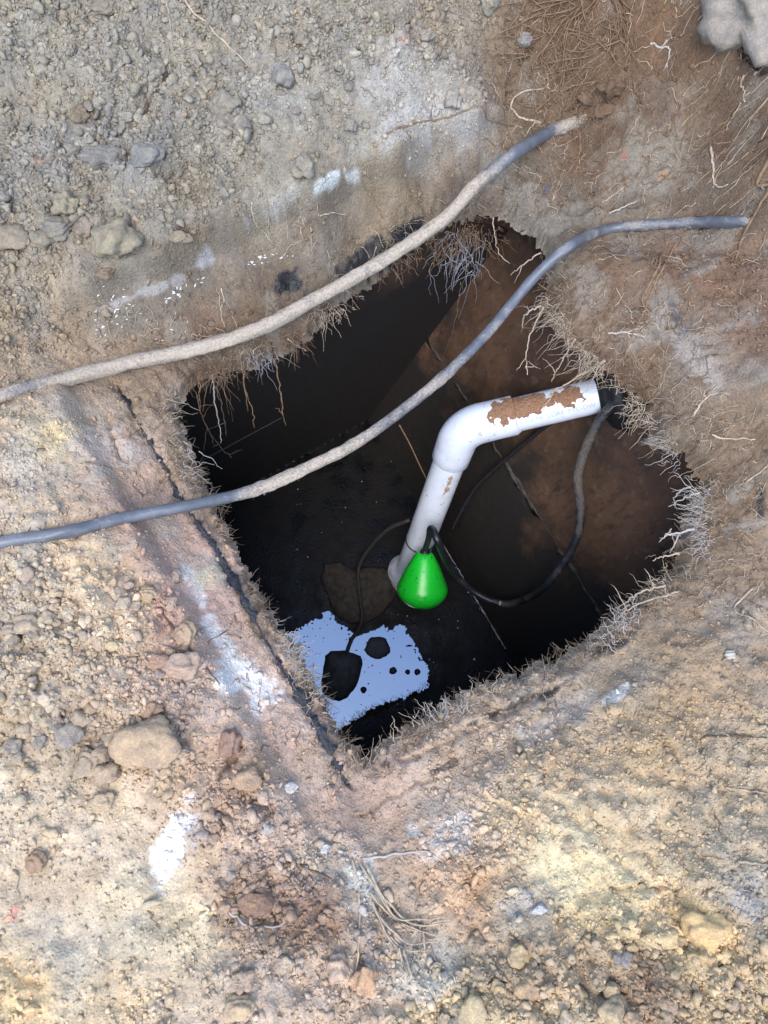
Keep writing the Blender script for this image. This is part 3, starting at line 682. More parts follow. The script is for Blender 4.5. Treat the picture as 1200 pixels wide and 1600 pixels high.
CLODS = [clod_mesh(200+k, 4, 1.15, .85, False) for k in range(9)]
for me in CLODS: me.materials.append(M_CLOD)
ck = 0
def clod(px, py, wpx, hpx, rgb_, label, name='soil_clod', group=None, sink=.25, ang=0.0):
    """a clod about wpx by hpx photograph pixels across, half sunk in the loose soil"""
    global ck
    p = Gs(px, py); k = np.linalg.norm(p-np.array([0, 0, CH]))/FPX/2*1.05
    o = bpy.data.objects.new(name, CLODS[ck % len(CLODS)]); COL.objects.link(o)
    a, b = wpx*k, hpx*k; hz = min(a, b)*.85
    o.scale = (a, b/.9, hz/.75)
    o.rotation_euler = (rng.uniform(-.25, .25), rng.uniform(-.25, .25), math.radians(-ang)+(math.pi if ck % 2 else 0))
    o.location = (p[0], p[1], float(samp(HB, p[0], p[1]))+hz*(.6-sink)+.003)
    lc = samp(CL, p[0], p[1]); oc = lin(*rgb_, KALB*.95); oc = oc.mean()+(oc-oc.mean())*.78
    wm = .3 if 'small' in label or 'largest' in label else .42
    o.color = (*(oc*(1-wm)+lc*wm), 1)
    o['label'] = label; o['category'] = 'clod' if 'clod' in name else 'stone'
    if group: o['group'] = group
    ck += 1
    return o
for a in [(182, 388, 66, 62, (158, 146, 118), 'largest pale tan clod on the loose dirt left of upper conduit'),
          (108, 328, 36, 36, (160, 148, 118), 'round yellowish clod just above the row of grey clods at left'),
          (98, 362, 38, 36, (138, 132, 122), 'grey clod in the row left of the largest pale clod'),
          (132, 360, 30, 28, (150, 132, 116), 'pinkish clod touching the row of clods left of the largest one'),
          (24, 378, 44, 38, (142, 126, 106), 'brownish clod cut by the left picture edge above upper conduit'),
          (70, 381, 34, 28, (144, 136, 114), 'small rounded olive clod between brownish and grey clods at left'),
          (166, 430, 26, 20, (140, 116, 94), 'small reddish brown clod tucked under the largest pale clod'),
          (352, 168, 42, 36, (152, 146, 132), 'pale grey clod standing alone in upper left dirt'),
          (445, 130, 28, 32, (122, 122, 124), 'dark blue-grey stone in the upper left dirt'),
          (474, 266, 32, 34, (152, 144, 130), 'grey clod above the bluish lime streak on the cut bank'),
          (160, 254, 62, 38, (126, 124, 120), 'broad flat dark grey clod in upper left dirt'),
          (228, 250, 44, 40, (136, 134, 130), 'grey clod right of the broad flat dark clod'),
          (128, 186, 22, 22, (136, 116, 90), 'small brown clod high in the upper left dirt'),
          (120, 144, 14, 18, (150, 148, 134), 'small pale pebble high in the upper left dirt'),
          (285, 374, 30, 18, (156, 146, 120), 'flat tan clod just above the cut bank'),
          (163, 15, 34, 20, (142, 130, 112), 'tan clod near the top left picture edge'),
          (764, 14, 22, 24, (160, 158, 144), 'pale clod at the top picture edge left of the rooty bank'),
          (818, 68, 18, 16, (160, 156, 150), 'small pale pebble beside the rooty bank'),
          (665, 62, 22, 18, (146, 138, 120), 'tan clod in the dirt at top centre'),
          (708, 165, 26, 30, (158, 150, 138), 'flaky pale clod above the thin root over the conduit'),
          (292, 1042, 54, 46, (176, 152, 132), 'big pinkish clod left of the large white lime patch', ),
          (288, 990, 32, 34, (192, 164, 118), 'tan clod above the big pinkish clod by the lime patch'),
          (234, 1160, 84, 72, (186, 158, 120), 'largest orange-topped clod in the lower left dirt'),
          (105, 1152, 38, 38, (142, 138, 136), 'bluish grey clod in the lower left dirt'),
          (62, 1116, 30, 34, (172, 160, 136), 'pale upright clod left of the bluish grey clod'),
          (128, 1120, 34, 30, (172, 154, 128), 'tan clod right above the bluish grey clod'),
          (50, 976, 38, 30, (180, 160, 130), 'flat tan clod at left below lower conduit'),
          (76, 968, 28, 24, (184, 166, 134), 'small tan clod touching the flat tan one below lower conduit'),
          (190, 945, 30, 24, (160, 150, 138), 'grey-white clod in dirt below lower conduit'),
          (230, 930, 26, 26, (184, 160, 116), 'yellowish clod in dirt nearest the lower conduit'),
          (185, 1056, 34, 30, (146, 138, 128), 'grey clod left of the rusty clod in the lower left dirt'),
          (248, 1036, 32, 26, (164, 122, 94), 'rusty brown clod touching the big pinkish clod'),
          (182, 1008, 24, 18, (206, 186, 140), 'small bright yellow clod in the left dirt'),
          (140, 1190, 40, 34, (176, 156, 130), 'tan clod below the bluish grey clod'),
          (166, 1178, 30, 28, (168, 144, 118), 'brownish clod beside the largest orange-topped clod'),
          (168, 1206, 34, 28, (178, 152, 124), 'tan clod under the largest orange-topped clod'),
          (235, 1108, 34, 26, (160, 128, 102), 'rust coloured clod above the largest orange-topped clod'),
          (362, 1160, 34, 46, (124, 86, 72), 'dark red-brown clod in a hollow below the lime patch'),
          (166, 1252, 32, 28, (196, 170, 130), 'lone tan clod on the smooth lower left soil'),
          (58, 1344, 26, 26, (150, 116, 88), 'small brown clod on the smooth lower left soil'),
          (388, 1216, 36, 36, (178, 150, 118), 'tan clod right of the dark red-brown clod'),
          (450, 1232, 22, 18, (222, 226, 222), 'small white lime lump near the lower hole corner'),
          (505, 1330, 20, 18, (222, 226, 226), 'small white lime lump beside the dry stalk'),
          (415, 1290, 24, 26, (176, 174, 176), 'pale grey clod between the two white lime patches'),
          (528, 1510, 26, 32, (196, 168, 146), 'pink-white clod left of the orange clod at the bottom'),
          (570, 1528, 34, 40, (206, 150, 96), 'orange clod near the bottom picture edge'),
          (377, 1530, 34, 30, (190, 160, 130), 'pale brown clod above the tan pair at the bottom'),
          (368, 1570, 38, 34, (200, 166, 118), 'tan clod at the bottom left of centre'),
          (445, 1505, 24, 20, (186, 164, 136), 'flat grey-tan clod in dirt below the grass stems'),
          (400, 1412, 40, 36, (150, 112, 86), 'brown clod under the thin curved root at the bottom'),
          (742, 1572, 40, 52, (194, 174, 130), 'pale yellowish clod near bottom right of the orange clod'),
          (780, 1558, 34, 40, (214, 180, 118), 'yellow-orange clod beside the pale yellowish clod at the bottom'),
          (955, 1580, 38, 34, (200, 182, 140), 'round pale clod at the bottom right edge'),
          (1028, 1465, 46, 26, (222, 190, 132), 'long yellow clod beside a dark pit at lower right'),
          (1096, 1452, 56, 44, (216, 178, 116), 'bright orange-yellow clod at lower right'),
          (1090, 1500, 40, 34, (206, 170, 118), 'yellow-tan clod below the bright orange-yellow clod'),
          (1128, 1520, 26, 24, (196, 172, 130), 'small round tan clod at lower right'),
          (880, 1560, 30, 26, (178, 166, 150), 'grey-tan clod low in the bottom right crumbs'),
          (820, 1540, 30, 30, (184, 152, 116), 'rusty tan clod in the bottom right crumbs'),
          (970, 1500, 26, 22, (150, 150, 152), 'small slate grey clod in the bottom right crumbs'),
          (995, 1395, 24, 22, (214, 186, 132), 'yellow clod beside the small dark pit at lower right'),
          (842, 1418, 18, 14, (206, 208, 212), 'small whitish pebble on pale clay at lower right'),
          (1138, 1024, 16, 12, (208, 206, 200), 'small white pebble on the fine soil right of the hole'),
          ]:
    clod(*a[:5], a[5], name='grey_stone' if 'stone' in a[5] else 'soil_clod')
clod(1188, 22, 118, 140, (178, 176, 170), 'big whitish clay chunk in the top right corner', name='clay_chunk', sink=.3, ang=35)['category'] = 'clod'
for a in [(938, 166, 40, 34, (122, 94, 70), 'brown clod lying on the buried end of the upper conduit'), (932, 192, 30, 26, (116, 90, 66), 'brown clod below the buried end of the upper conduit'), (912, 168, 26, 20, (124, 98, 74), 'small brown clod above the buried end of the upper conduit')]:
    o = clod(*a[:5], a[5], sink=.1); o.location.z = Gs(a[0], a[1])[2]+.003
# countable but look-alike clods, by place
for region, n, box, smin, smax, cols in [
        ('in the loose grey dirt above the upper conduit', 46, (10, 60, 560, 300), 12, 24, [(140, 132, 118), (150, 144, 132), (136, 128, 120)]),
        ('in the loose dirt left of the hole below the lower conduit', 62, (10, 890, 290, 1210), 14, 28, [(180, 158, 126), (160, 144, 122), (170, 150, 132), (150, 140, 130)]),
        ('between the lime patches and the lower hole corner', 26, (330, 1200, 520, 1440), 12, 24, [(176, 146, 122), (160, 134, 112), (170, 160, 150)]),
        ('in the coarse crumbs along the bottom right', 40, (660, 1460, 1190, 1600), 14, 28, [(190, 166, 126), (170, 150, 124), (150, 146, 144), (206, 180, 130)])]:
    for _ in range(n):
        px, py = rng.uniform(box[0], box[2]), rng.uniform(box[1], box[3]); s_ = smin+(smax-smin)*rng.random()**2
        if 'above' in region and py > 470-.5*px-40: py = 60+rng.random()*150
        c_ = np.array(cols[rng.integers(len(cols))])+rng.integers(-8, 9)
        clod(px, py, s_, s_*rng.uniform(.75, 1.1), c_, 'small rounded soil clod '+region, group='small clods '+region, sink=rng.uniform(.2, .45))

# ---------------------------------------------------------------- black joint at the foot of the left bank
def strip(name, pts, wid, lift, mat, n=120, rag=.4, th=.003, **kw):
    P = spline([Gs(*p) for p in pts], n)
    P[:, 2] = samp(HS, P[:, 0], P[:, 1])
    k = np.ones(9)/9; zz = np.convolve(np.pad(P[:, 2], 4, 'edge'), k, 'valid'); P[:, 2] = zz+lift
    T = np.gradient(P[:, :2], axis=0); T /= np.linalg.norm(T, axis=1)[:, None]; N = np.stack([-T[:, 1], T[:, 0]], 1)
    t = np.linspace(0, 1, n)
    w0 = wid*(.5+rag*(fbm(t*90, t*0, 4, 1)-.5)*2); w1 = wid*(.5+rag*(fbm(t*90, t*0+9, 4, 2)-.5)*2)
    tp = np.sin(np.clip(t*12, 0, 1)*1.57)*np.sin(np.clip((1-t)*12, 0, 1)*1.57)*np.clip(.25+.9*t+2.4*(fbm(t*22, t*0+2, 3, 4)-.5), .04, 1.1)+.03
    Lf = np.c_[P[:, :2]+N*(w0*tp)[:, None], P[:, 2]]; Rt = np.c_[P[:, :2]-N*(w1*tp)[:, None], P[:, 2]]
    md_ = P+np.array([0, 0, -th*.1])
    V = np.vstack([Lf, md_, Rt, Lf-[0, 0, th], Rt-[0, 0, th]])
    F = []
    for i in range(n-1):
        F += [[i, i+1, n+i+1, n+i], [n+i, n+i+1, 2*n+i+1, 2*n+i], [3*n+i, 3*n+i+1, i+1, i], [2*n+i, 2*n+i+1, 4*n+i+1, 4*n+i], [4*n+i, 4*n+i+1, 3*n+i+1, 3*n+i]]
    root = V.mean(0); o = obj(name, mesh_np(name, V-root, F), mat, **kw); o.location = root; return o
strip('tar_joint', [(182, 602), (215, 660), (250, 720), (280, 775), (318, 832), (352, 888), (395, 965), (440, 1045), (485, 1120), (530, 1200), (548, 1235)], (.0088), .0022, M_TAR, rag=.95, th=.004, n=260,
      label='thin black tar joint along the foot of the left bank', category='joint')

# ---------------------------------------------------------------- conduits over the hole
def dirty_plastic(name, base, dirt, cover):
    m, t, p = newmat(name)
    geo = nd(t, 'ShaderNodeNewGeometry').outputs['Position']
    n = noise(t, 26, 6, .68, geo); n2 = noise(t, 330, 4, .6, geo)
    at = nd(t, 'ShaderNodeAttribute', attribute_name='dirt').outputs['Fac']
    ad = nd(t, 'ShaderNodeMath', operation='ADD'); t.links.new(at, ad.inputs[0]); t.links.new(n, ad.inputs[1])
    ad2 = nd(t, 'ShaderNodeMath', operation='MULTIPLY_ADD'); t.links.new(n2, ad2.inputs[0]); ad2.inputs[1].default_value = .35; t.links.new(ad.outputs[0], ad2.inputs[2])
    f = ramp(t, ad2.outputs[0], .86, 1.12)
    d2 = mixcol(t, np.array(dirt)*.7, np.minimum(np.array(dirt)*1.2, 1), ramp(t, n2, .3, .7))
    b2 = mixcol(t, np.array(base)*.8, np.array(base)*1.3, ramp(t, n, .4, .6))
    t.links.new(mixcol(t, b2, d2, f), p.inputs['Base Color'])
    r = nd(t, 'ShaderNodeMapRange'); t.links.new(f, r.inputs[0]); r.inputs[3].default_value = .42; r.inputs[4].default_value = .95; t.links.new(r.outputs[0], p.inputs['Roughness'])
    h = nd(t, 'ShaderNodeMath', operation='MULTIPLY'); t.links.new(f, h.inputs[0]); t.links.new(n2, h.inputs[1])
    t.links.new(bump(t, h.outputs[0], .9, .002), p.inputs['Normal'])
    return m
M_COND = dirty_plastic('grey_blue_plastic', lin(112, 116, 124)*.52, lin(178, 164, 146)*.72, .5)
def conduit(name, pts, rad, dirt, label, cat):
    """pts: px, py, z or None (lies on ground), radius per metre"""
    C = []
    for q in pts:
        px, py, z = q
        C.append(G(px, py, rad*.9) if z is None else (G(px, py, float(z)) if isinstance(z, str) else U(px, py, z)))
    n = 260; P = spline(C, n)
    t = np.linspace(0, 1, n); D = np.interp(t, np.linspace(0, 1, len(dirt)), dirt)
    root = P[0].copy()
    crust = lambda i, a, P_: (np.maximum(fbm(i*.12, np.cos(a)*1.5+i*0, 4, 2)+fbm(i*.5, np.sin(a)*2+i*0, 3, 1)*.6-.95+D[i]*.5, 0)*.0045)
    V, F = tube(P-root, rad, 24, True, crust)
    me = mesh_np(name, V, F)
    a = me.attributes.new('dirt', 'FLOAT', 'POINT'); a.data.foreach_set('value', np.repeat(D, 24).astype(np.float32))
    o = obj(name, me, M_COND, label=label, category=cat); o.location = root
    return o
conduit('conduit', [(-90, 645, None), (0, 619, None), (100, 593, None), (200, 567, .028), (300, 546, .03), (400, 516, .032), (500, 463, .036), (600, 406, .042), (690, 345, .052), (745, 288, .065), (800, 243, .085), (855, 208, None), (880, 197, '.002'), (912, 184, '-.003'), (950, 168, '-.014'), (1000, 150, '-.04')],
        (.0074), [.35, .42, .5, .5, .55, .5, .5, .55, .42, .0, .3, .6, .8, .8], 'thicker mud-caked conduit crossing the upper left hole edge', 'conduit')
conduit('conduit', [(-90, 872, None), (0, 848, None), (100, 832, None), (195, 809, None), (300, 789, .05), (400, 765, .03), (480, 731, .026), (560, 690, .024), (640, 632, .024), (700, 582, .025), (760, 522, .028), (800, 474, .032), (840, 428, .046), (890, 384, .066), (940, 361, None), (1000, 352, None), (1080, 348, None), (1150, 346, '.002'), (1210, 340, '-.012'), (1260, 334, '-.03')],
        (.0062), [.1, .1, .15, .1, .1, .45, .45, .38, .3, .2, .15, .1, .1, .15, .2, .25, .2, .4, .6], 'thinner blue-grey conduit curving across the middle of the hole', 'conduit')

# ---------------------------------------------------------------- white discharge pipe
def pvc_material():
    m, t, p = newmat('white_pvc')
    geo = nd(t, 'ShaderNodeNewGeometry').outputs['Position']
    n = noise(t, 40, 5, .65, geo); n2 = noise(t, 260, 3, .6, geo)
    c = mixcol(t, (.55, .60, .69), (.46, .49, .53), ramp(t, n, .5, .75))
    v = nd(t, 'ShaderNodeTexVoronoi'); v.inputs['Scale'].default_value = 120; t.links.new(geo, v.inputs['Vector'])
    sep = nd(t, 'ShaderNodeSeparateColor'); t.links.new(v.outputs['Color'], sep.inputs[0])
    mk = nd(t, 'ShaderNodeMath', operation='MULTIPLY'); t.links.new(ramp(t, sep.outputs[0], .9, .95), mk.inputs[0]); t.links.new(ramp(t, n2, .55, .7), mk.inputs[1])
    c = mixcol(t, c, lin(120, 95, 75)*.7, mk.outputs[0])
    t.links.new(c, p.inputs['Base Color']); p.inputs['Roughness'].default_value = .32
    return m
M_PVC = pvc_material()
M_PRINT = simple('blue_print', (0.32, 0.37, 0.54), .5, .3, .2, 300, 0)
PR = .0252; FR = .0296
P0 = U(636, 900, ZWAT); P1 = U(722, 668, -.215); P2 = U(985, 606, -.135)
d0 = (P1-P0)/np.linalg.norm(P1-P0); d1 = (P2-P1)/np.linalg.norm(P2-P1)
pipe = empty('discharge_pipe', P0, label='white plastic pipe with elbow rising from the water to the right wall', category='pipe')
bend = math.acos(np.clip(d0@d1, -1, 1)); BR = .048; tl = BR*math.tan(bend/2)
s0 = P1-d0*tl; s1 = P1+d1*tl; nb = d1-(d1@d0)*d0; nb /= np.linalg.norm(nb); cb = s0+nb*BR
arc = [cb+BR*(-nb*math.cos(a)+d0*math.sin(a)) for a in np.linspace(0, bend, 22)]
SOC = .040
path = [s0-d0*SOC, s0-d0*SOC, s0-d0*(SOC-.0016), s0-d0*SOC*.5]+arc+[s1+d1*SOC*.6, s1+d1*(SOC*1.25-.0016), s1+d1*SOC*1.25, s1+d1*SOC*1.25]
rad = [PR*.98, FR-.0012, FR, FR]+[FR+.0006]*22+[FR, FR, FR-.0012, PR*.98]
def sweep(name, P, R, mat, sides=40, parent=pipe, smooth=True):
    P = np.array(P)
    # nudge duplicates so that frames stay defined
    for i in range(1, len(P)):
        if np.linalg.norm(P[i]-P[i-1]) < 1e-7: P[i] = P[i]+1e-6*(P[min(i+1, len(P)-1)]-P[0])/np.linalg.norm(P[min(i+1, len(P)-1)]-P[0]+1e-9)
    V, F = tube(P, R, sides); return part(name, V, F, mat, parent, root=pipe, smooth=smooth)
sweep('lower_pipe', np.linspace(P0-d0*.06, s0-d0*SOC*.3, 12), PR, M_PVC)
sweep('upper_pipe', np.linspace(s1+d1*SOC*.5, P2+d1*.05, 12), PR, M_PVC)
sweep('elbow', path, rad, M_PVC)
M_COUP = simple('grey_coupling', (.42, .43, .47), .45, .4, .3, 60, .2)
q0 = P0+d0*.006
cp = sweep('coupling', [q0-d0*.03, q0+d0*.0, q0+d0*.004, q0+d0*.013, q0+d0*.015, q0+d0*.0155], [.037, .037, .037, .0365, .035, PR*.98], M_COUP)
for k in range(2):
    a = np.linspace(0, 2*math.pi, 49)[:-1]; e1 = np.cross(d0, [0, 0, 1.]); e1 /= np.linalg.norm(e1); e2 = np.cross(d0, e1)
    ring = q0+d0*(.0035+.007*k)+.0375*(np.cos(a)[:, None]*e1+np.sin(a)[:, None]*e2)
    V, F = tube(np.vstack([ring, ring[:2]]), .0011, 6, False)
    part('clamp_ring', V, F, M_COUP, cp, root=pipe, smooth=True)
# dried mud stuck on top of the upper pipe and elbow
def onpipe(o_, dax, u, ang, r):
    """point on a pipe: along axis, angle from the top"""
    e2 = np.array([0, 0, 1.])-dax[2]*dax; e2 /= np.linalg.norm(e2); e1 = np.cross(dax, e2)
    return o_+dax*u+r*(math.sin(ang)*e1+math.cos(ang)*e2)
VIEW = math.radians(0)
def smear(L0, L1, a0, a1, r0, thr, seed, mat, th=.0022, name='mud_smear', org=None, dax=None):
    nu, na = 150, 110
    u = np.linspace(L0, L1, nu); a = np.linspace(a0, a1, na)
    Ug, Ag = np.meshgrid(u, a, indexing='ij')
    uu = (Ug-L0)/(L1-L0)*2-1; aa = (Ag-a0)/(a1-a0)*2-1
    msk = 1.05-np.maximum(np.abs(uu)**2.2+np.abs(aa)**2.2*.9, 0)+1.7*(fbm(Ug*110, Ag*3.2+seed, 6, seed)-.5)-thr
    ok = msk > 0
    kf = ok[:-1, :-1] & ok[1:, :-1] & ok[1:, 1:] & ok[:-1, 1:]
    idx = np.arange(nu*na).reshape(nu, na)
    F = np.stack([idx[:-1, :-1], idx[1:, :-1], idx[1:, 1:], idx[:-1, 1:]], -1)[kf]
    hh = np.clip(msk*.9, 0, .5)**.6*th*(.6+.9*fbm(Ug*300, Ag*9, 3, 1))
    V = np.array([[onpipe(org, dax, u[i], a[j], r0(u[i])+.0002+hh[i, j]) for j in range(na)] for i in range(nu)]).reshape(-1, 3)
    us = np.zeros(len(V), bool); us[F.ravel()] = True; rm = np.cumsum(us)-1
    return part(name, V[us], rm[F], mat, pipe, smooth=True)
rstep = lambda u: FR if u < SOC*1.25+.001 else PR
smear(.012, .118, -.85, .6, rstep, .22, 3, M_MUD, org=s1, dax=d1)
smear(.002, .06, -.9, .9, rstep, .72, 1, M_MUD, th=.0012, org=s1, dax=d1)
smear(.095, .16, -1.1, .9, rstep, .68, 2, M_MUD, th=.001, org=s1, dax=d1)
M_STAIN = simple('brown_stain', lin(170, 150, 125)*.75, .8, .2, .3, 200, .2)
smear(-.115, -.045, .1, .55, lambda u: PR, .62, 4, M_STAIN, th=.0005, name='rust_streak', org=s0, dax=d0)
# printed lettering along the upper pipe
def lettering(text, u0, ang, size):
    cu = bpy.data.curves.new('pipe_print', 'FONT'); cu.body = text; cu.size = size; cu.resolution_u = 3
    to = bpy.data.objects.new('pipe_print', cu); COL.objects.link(to)
    dg = bpy.context.evaluated_depsgraph_get(); me = bpy.data.meshes.new_from_object(to.evaluated_get(dg))
    bpy.data.objects.remove(to, do_unlink=True)
    bm = bmesh.new(); bm.from_mesh(me)
    bmesh.ops.triangulate(bm, faces=bm.faces[:])
    for v in bm.verts:
        q = onpipe(s1, d1, u0+v.co.x, ang-v.co.y/PR, PR+.00035)
        v.co = Vector(rel(q, pipe))
    bm.to_mesh(me); bm.free(); me.materials.clear()
    return obj('pipe_print', me, M_PRINT, pipe)
TXT = lettering('1 1/2 IN  CORE  PVC-DW', SOC*1.25+.004, .95, .0098)
# black tie round the lower pipe
tb = P0+(P1-P0)*.30
e1 = np.cross(d0, [0, 0, 1.]); e1 /= np.linalg.norm(e1); e2 = np.cross(d0, e1)
a = np.linspace(0, 2*math.pi, 61)
tilt = .35
ring = np.array([tb+(PR+.0009)*(math.cos(k)*e1+math.sin(k)*e2)+d0*(PR*tilt*math.sin(k+.4)) for k in a])
V, F = tube(ring, .0012, 6, False); part('cable_tie', V, F, M_RUBBER, pipe, smooth=True)
# black rubber boot at the wall, its wide flare standing for the shadowed gap
wa_, wb_ = np.append(QT[1], ZL), np.append(QT[2], ZL); wc_ = np.append(QF[1], ZFL)
wn = np.cross(wb_-wa_, wc_-wa_); wn /= np.linalg.norm(wn)
if wn @ (np.append(cen, -.3)-wa_) < 0: wn = -wn
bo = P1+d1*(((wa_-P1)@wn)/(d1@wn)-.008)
def WP(px, py, f):
    v = U(px, py, -1)-np.array([0, 0, CH]); c0 = np.array([0, 0, CH])
    return c0+v*(((wa_-c0)@wn)/(v@wn))*f
bt = empty('rubber_boot', bo, label='black rubber boot around the pipe end, flared to stand for the shadowed gap at the right wall', category='gasket')
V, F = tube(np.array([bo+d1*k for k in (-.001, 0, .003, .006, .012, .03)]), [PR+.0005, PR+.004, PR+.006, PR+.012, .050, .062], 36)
obj('sleeve_and_gap', mesh_np('sleeve_and_gap', rel(V, bt), F), M_GASKET, bt)
ringp = np.array([bo+d1*.006+(PR+.0058)*(math.cos(k)*np.cross(d1, [0, 0, 1.])/np.linalg.norm(np.cross(d1, [0, 0, 1.]))+math.sin(k)*np.cross(d1, np.cross(d1, [0, 0, 1.])/np.linalg.norm(np.cross(d1, [0, 0, 1.])))) for k in np.linspace(0, 6.4, 50)])
V, F = tube(ringp, .0016, 6, False); obj('clamp_band', mesh_np('clamp_band', rel(V, bt), F), M_GASKET, bt)

# ---------------------------------------------------------------- green float switch and its cord
def lathe(prof, o_, ax, seg=48):
    ax = ax/np.linalg.norm(ax); e1 = np.cross(ax, [0.3, 1, .2]); e1 /= np.linalg.norm(e1); e2 = np.cross(ax, e1)
    a = np.arange(seg)*2*math.pi/seg
    V = []
    for h, r in prof: V += [o_+ax*h+r*(math.cos(k)*e1+math.sin(k)*e2) for k in a]
    F = []
    n = len(prof)
    for i in range(n-1):
        for j in range(seg): F.append([i*seg+j, i*seg+(j+1) % seg, (i+1)*seg+(j+1) % seg, (i+1)*seg+j])
    F.append(list(range(seg))[::-1]); F.append(list(range((n-1)*seg, n*seg)))
    return np.array(V), F
M_GREEN, t, p = newmat('green_plastic')
geo = nd(t, 'ShaderNodeNewGeometry').outputs['Position']
gv = nd(t, 'ShaderNodeTexNoise'); gv.inputs['Scale'].default_value = 170; gv.inputs['Detail'].default_value = 3; t.links.new(geo, gv.inputs['Vector'])
gm = noise(t, 45, 5, .7, geo)
gcol = mixcol(t, (.012, .54, .03), (.01, .03, .008), ramp(t, gv.outputs[0], .64, .70))
gcol = mixcol(t, gcol, (.03, .10, .015), ramp(t, gm, .60, .85))
t.links.new(gcol, p.inputs['Base Color']); t.links.new(bump(t, gm, .15, .002), p.inputs['Normal'])
p.inputs['Roughness'].default_value = .28
ft = U(664, 863, -.415); fb = U(658, 946, -.475)
fax = ft-fb; FL = np.linalg.norm(fax); fax /= FL
R_ = .0435
prof = []
hc = R_*.74
for k in np.linspace(-1.5, .42, 24): prof.append((hc+R_*math.sin(k)*.74, R_*math.cos(k)))
h1, r1 = prof[-1]
for k in np.linspace(.08, 1, 12):
    prof.append((h1+(FL-.006-h1)*k, r1+(.0165-r1)*(k**1.0)+(.0014*math.sin(k*math.pi))))
prof += [(FL-.004, .0150), (FL-.002, .0130), (FL-.0006, .0095), (FL, .006)]
fl = empty('float_switch', fb, label='bright green pear-shaped float hanging from a black cord beside the pipe', category='float switch')
V, F = lathe(prof, fb, fax); part('body', V, F, M_GREEN, fl, smooth=True)
sm = fb+fax*(hc+R_*.02)
V, F = lathe([(-.0007, R_*1.0), (-.0005, R_*1.006), (.0005, R_*1.006), (.0007, R_*1.0)], sm, fax); part('mould_seam', V, F, M_GREEN, fl, smooth=True)
V, F = lathe([(-.006, .0085), (.001, .0085), (.0015, .0078), (.005, .0074), (.0055, .006)], ft, fax, 24); part('cable_gland', V, F, M_RUBBER, fl, smooth=True)
tie = U(674, 826, -.35)
M_CORD = dirty_plastic('black_cord', (.012, .013, .017), lin(120, 112, 104)*.4, .3)
cpts = [ft-fax*.012, ft+fax*.004, ft+(tie-ft)*.55, tie, U(684, 845, -.335), U(700, 880, -.39), U(728, 915, -.44), U(765, 938, -.445), U(800, 943, -.43), WP(845, 922, .93), WP(880, 880, .94), WP(903, 835, .945), WP(907, 790, .95), WP(903, 745, .955),
        WP(913, 705, .96), WP(932, 665, .965), WP(950, 640, .97), WP(972, 618, .975), WP(995, 600, 1.01)]
Pc = spline(cpts, 200); Dc = np.interp(np.linspace(0, 1, 200), [0, .35, .42, .6, .66, .8, .85, 1], [.0, .1, .25, .1, .3, .42, .2, .1])
rc = np.interp(np.linspace(0, 1, 200), [0, .12, .16, .4, 1], [.0048, .0048, .0062, .0058, .0072])
V, F = tube(Pc, rc, 14, True, lambda i, a, P_: .0011*np.maximum(fbm(i*.35, np.cos(a)*2+i*0, 3, 1)-.45, 0)*4*Dc[i]*2)
me = mesh_np('cord', rel(V, fl), F); at = me.attributes.new('dirt', 'FLOAT', 'POINT'); at.data.foreach_set('value', np.repeat(Dc, 14).astype(np.float32))
obj('cord', me, M_CORD, fl)
# white scrapes on the cord
for u0, u1 in ((.405, .42), (.43, .455)):
    i0, i1 = int(u0*200), int(u1*200)
    V, F = tube(Pc[i0:i1+1]+np.array([0, 0, .0016]), np.interp(np.linspace(0, 1, i1-i0+1), [0, .3, .7, 1], [.001, .0052, .005, .001]), 10)
    part('paint_scrape', V, F, M_ROOTW, fl, smooth=True)

# ---------------------------------------------------------------- things on the water
M_SLUDGE = simple('dark_sludge', (.05, .040, .030), .85, .25, .4, 90, .9, .004)
def lump(name, outline, z0, hgt, mat, label, cat, rough=.25, seed=1, **kw):
    """irregular floating mass from an outline in the photograph, domed"""
    O = np.array([U(x, y, ZWAT)[:2] for x, y in outline]); c = O.mean(0)
    n = 64; t = np.linspace(0, len(O), n, endpoint=False)
    Oc = np.vstack([O, O[:1]])
    B = np.array([Oc[int(k)]+(Oc[int(k)+1]-Oc[int(k)])*(k-int(k)) for k in t])
    V = []; rings = 14
    for i in range(rings):
        f = 1-i/(rings-1)
        R = c+(B-c)*f
        if i == 0: R = c+(B-c)*(1+.10*(fbm(np.arange(n)*.5, np.zeros(n), 3, seed)-.5))[:, None]
        zz = z0+hgt*(1-f**2.2)**.6*(1+rough*2*(fbm(R[:, 0]*70, R[:, 1]*70, 4, seed)-.5))+hgt*rough*(fbm(R[:, 0]*180, R[:, 1]*180, 3, seed+1)-.5)*(f < 1)
        V.append(np.c_[R, zz])
    V.append(np.c_[c+(B-c)*.8, np.full(n, z0-hgt*.5)])
    V = np.vstack(V); F = []
    for i in range(rings-1):
        for j in range(n): F.append([i*n+j, i*n+(j+1) % n, (i+1)*n+(j+1) % n, (i+1)*n+j])
    for j in range(n): F.append([rings*n+j, rings*n+(j+1) % n, (j+1) % n, j])
    F.append(list(range(rings*n, rings*n+n))[::-1])
    root = np.append(c, z0)
    o = obj(name, mesh_np(name, V-root, F), mat, label=label, category=cat, **kw); o.location = root; return o
lump('sludge_lump', [(505, 880), (530, 877), (550, 888), (585, 884), (620, 892), (630, 920), (610, 945), (596, 966), (570, 976), (545, 976), (520, 960), (510, 930), (498, 905)], ZWAT, .022, M_SLUDGE,
     'dark brown crusted sludge lump on the water left of the green float', 'sludge', .35, 2)
